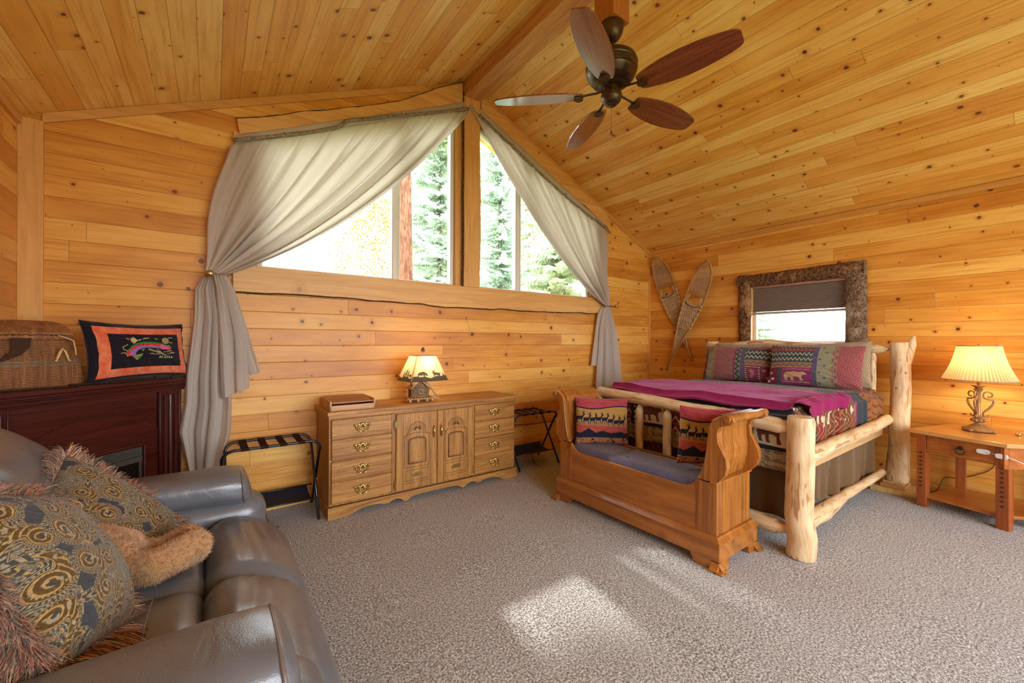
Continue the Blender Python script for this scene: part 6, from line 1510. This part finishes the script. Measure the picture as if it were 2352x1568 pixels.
for k in range(3):
    a = PI * .82 + 2 * PI * k / 3; b = MB(); P = []
    for i in range(15): t = i / 14; th_ = 1.2 + 4.6 * (1 - t); r_ = .010 + .022 * t; P.append((.048 + r_ * math.cos(th_ + 2.9), .262 + r_ * math.sin(th_ + 2.9)))
    up = [(.060 + .026 * math.cos(q), .258 + .030 * math.sin(q)) for q in [-.5 + 5.2 * i / 16 for i in range(17)]][::-1]
    path = [(.050, .252), (.060, .246), (.072, .250), (.078, .264), (.070, .280), (.052, .286), (.034, .278), (.026, .258), (.034, .238), (.056, .230), (.082, .228), (.084, .214), (.076, .190), (.056, .164), (.036, .145), (.026, .130), (.030, .112), (.044, .104), (.056, .110), (.058, .122)]
    b.tube([(r_ * math.cos(a), r_ * math.sin(a), z) for r_, z in path], [.004, .0055, .006, .006, .006, .006, .006, .006, .006, .006, .0065, .0075, .008, .0075, .007, .0065, .006, .006, .006, .0045], 8)
    b.build('scroll', m_gilt, lp, smooth=2)
def pleat_tex(t): return t.mix(t.noise(t.obj(), 120., 2.), (.78, .56, .32), (.88, .68, .42))
m_sh2 = shade_mat('pleated cream shade', None, .38, pleat_tex)
b = MB(); NP = 240
def shp(u, v):
    a = 2 * PI * u; r = .205 + (.120 - .205) * v; r += .0045 * (1 if int(u * NP + .5) % 4 < 2 else -1) * (1.2 - .4 * v); r -= .012 * math.sin(PI * v); return (r * math.cos(a), r * math.sin(a), .368 + .244 * v)
b.grid(shp, NP, 14, True); b.build('pleated_shade', m_sh2, lp, rec=False)
b = MB()
for r_, z in ((.206, .368), (.121, .612)): b.tube([(r_ * math.cos(2 * PI * k / 60), r_ * math.sin(2 * PI * k / 60), z) for k in range(61)], .0045, 6, cap=False)
b.build('shade_trim', plain('shade trim', (.42, .30, .17), .7), lp, smooth=2)
b = MB(); b.tube([(0, 0, .33), (0, 0, .40)], .010, 10); b.tube([(0, 0, .60), (0, 0, .625)], .006, 8)
for k in range(3): a = 2 * PI * k / 3; b.tube([(0, 0, .606), (.118 * math.cos(a), .118 * math.sin(a), .606)], .0018, 5)
b.build('fitting', m_gilt, lp, smooth=2)
bulb(lp, (0, 0, .44), 5.5, r=.03)

# ================================================================ ceiling fan
FX, FY = XC, 1.845
fan = thing('ceiling_fan', 'five blade oiled bronze ceiling fan hanging under the ridge beam', 'ceiling fan', (FX, FY, 3.50))
m_brz = NT('oiled bronze', .34, .5, .75); _n = m_brz.noise(m_brz.obj(), 8., 3.); m_brz.set('Base Color', m_brz.mix(_n, (.055, .032, .018), (.12, .075, .042))); m_brz = m_brz.m
m_blade = wood('walnut blade', (.15, .040, .014), (.30, .095, .035), 0, .20, knots=False, rings=1.3, line=(.09, .022, .008), coat=.8)
m_edgeb = plain('blade edge', (.30, .20, .15), .6)
b = MB(); b.box(FX - .082, FX + .082, FY - .082, FY + .082, 3.475, 3.887); o = b.build('drop_post', wood('cedar post', (.34, .10, .018), (.56, .20, .045), 2, .4, ks=2.), bev=.003)
tag(o, 'square cedar post dropping from the ridge beam to the fan', 'post')
b = MB(); b.lathe([(.060, -.020), (.078, -.026), (.080, -.045), (.072, -.085), (.052, -.118), (.033, -.135), (.018, -.142)], 32); b.build('canopy', m_brz, fan, smooth=40)
b = MB(); b.tube([(0, 0, -.135), (0, 0, -.225)], .013, 12); b.lathe([(.014, -.165), (.030, -.185), (.034, -.205), (.028, -.222), (.020, -.232)], 20); b.build('downrod', m_brz, fan, smooth=40)
b = MB(); b.lathe([(.03, -.222), (.075, -.228), (.13, -.245), (.160, -.268), (.170, -.290), (.172, -.305), (.168, -.312), (.172, -.320), (.168, -.345), (.160, -.352), (.163, -.360), (.150, -.385), (.128, -.402), (.130, -.408), (.105, -.420), (.090, -.424), (.092, -.430), (.070, -.440), (.055, -.444)], 48); b.build('motor_housing', m_brz, fan, smooth=35)
b = MB(); b.lathe([(.052, -.440), (.056, -.452), (.056, -.480), (.066, -.486), (.070, -.500), (.068, -.520), (.058, -.542), (.045, -.552), (.036, -.555), (.038, -.562), (.026, -.570), (.012, -.572), (.008, -.578), (.003, -.580)], 36); b.build('switch_housing', m_brz, fan, smooth=35)
for k in range(5):
    a = math.radians(-79 + 72 * k)
    ir = MB(); ir.tube([(.050, 0, -.462), (.10, 0, -.478), (.16, 0, -.486), (.20, 0, -.492), (.235, 0, -.498)], [.012, .010, .009, .011, .014], 10, flat=.7)
    ir.prism([(.215 + .035 * math.cos(q) * (1.1 if math.cos(q) > 0 else .8), .036 * math.sin(q)) for q in [2 * PI * i / 20 for i in range(20)]], -.512, -.500, 'z')
    for dx, dy in ((.205, .015), (.205, -.015), (.235, 0)): ir.sphere((dx, dy, -.513), .004, 6)
    ib = ir.build('blade_iron', m_brz, fan, smooth=40); ib.rotation_euler = (0, 0, a)
    bl = MB(); P = []
    xs = [0, .01, .04, .10, .18, .28, .38, .46, .53, .575, .592, .600]; ws = [.048, .056, .067, .082, .095, .101, .097, .087, .074, .060, .048, .034]
    P = [(x, -w) for x, w in zip(xs, ws)] + [(x, w) for x, w in zip(xs[::-1], ws[::-1])]
    bl.prism(P, -.0045, .0045, 'z'); bo = bl.build('blade', m_blade, fan, bev=.002)
    bo.matrix_local = Matrix.Rotation(a, 4, 'Z') @ Matrix.Translation((.195, 0, -.494)) @ Matrix.Rotation(math.radians(-14), 4, 'X')
b = MB(); b.tube([(0, 0, -.578), (0, 0, -.735)], .0012, 5); b.tube([(0, 0, -.735), (-.006, 0, -.765)], .003, 6); b.tube([(0, 0, -.735), (.008, 0, -.760)], .003, 6); b.build('pull_chain', m_brz, fan, smooth=2)
# ================================================================ light and camera
W = bpy.data.worlds.new('World'); SC.world = W; W.use_nodes = True
bg = W.node_tree.nodes['Background']; bg.inputs[0].default_value = (.86, .93, 1., 1); bg.inputs[1].default_value = 9.
def portal(loc, rot, sx, sy):
    l = bpy.data.lights.new('window_portal', 'AREA'); l.shape = 'RECTANGLE'; l.size = sx; l.size_y = sy; l.cycles.is_portal = True
    o = bpy.data.objects.new('window_portal', l); COL.objects.link(o); o.location = loc; o.rotation_euler = rot
portal(((HX0 + 2.1) / 2, YB + .2, 2.65), (-PI / 2, 0, 0), 1.9, 1.75); portal((3.15, YB + .2, 2.65), (-PI / 2, 0, 0), 1.9, 1.75)
portal((XR + .2, (WY0 + WY1) / 2, 1.68), (0, PI / 2, 0), .75, 1.)
portal(((RX0 + RX1) / 2, YF - .2, 1.475), (PI / 2, 0, 0), RX1 - RX0, RZ1 - RZ0)  # portal at the added opening behind the camera
s = bpy.data.lights.new('sun', 'SUN'); s.energy = 4.2; s.angle = math.radians(1.6); s.color = (1., .95, .88)
o = bpy.data.objects.new('sun', s); COL.objects.link(o)
d = Vector((-.13, -1., -.937)); o.rotation_euler = d.to_track_quat('-Z', 'Y').to_euler()
cam = bpy.data.cameras.new('camera'); cam.sensor_width = 36; cam.sensor_fit = 'HORIZONTAL'; cam.lens = 943.2 / 2352 * 36; cam.clip_start = .05; cam.clip_end = 300
co = bpy.data.objects.new('camera', cam); COL.objects.link(co); SC.camera = co
co.matrix_world = Matrix.Translation((0, 0, 1.34)) @ Matrix.Rotation(-.631, 4, 'Z') @ Matrix.Rotation(PI / 2, 4, 'X') @ Matrix.Rotation(.0037, 4, 'Z')
vs = SC.view_settings; SC.display_settings.display_device = 'sRGB'; vs.view_transform = 'Standard'; vs.look = 'None'; vs.gamma = 1.; vs.exposure = .32; vs.use_curve_mapping = False
cy = SC.cycles; cy.use_denoising = True; cy.max_bounces = 9; cy.diffuse_bounces = 6; cy.glossy_bounces = 3; cy.transparent_max_bounces = 12; cy.transmission_bounces = 6; cy.sample_clamp_indirect = 12.; cy.caustics_reflective = False; cy.caustics_refractive = False
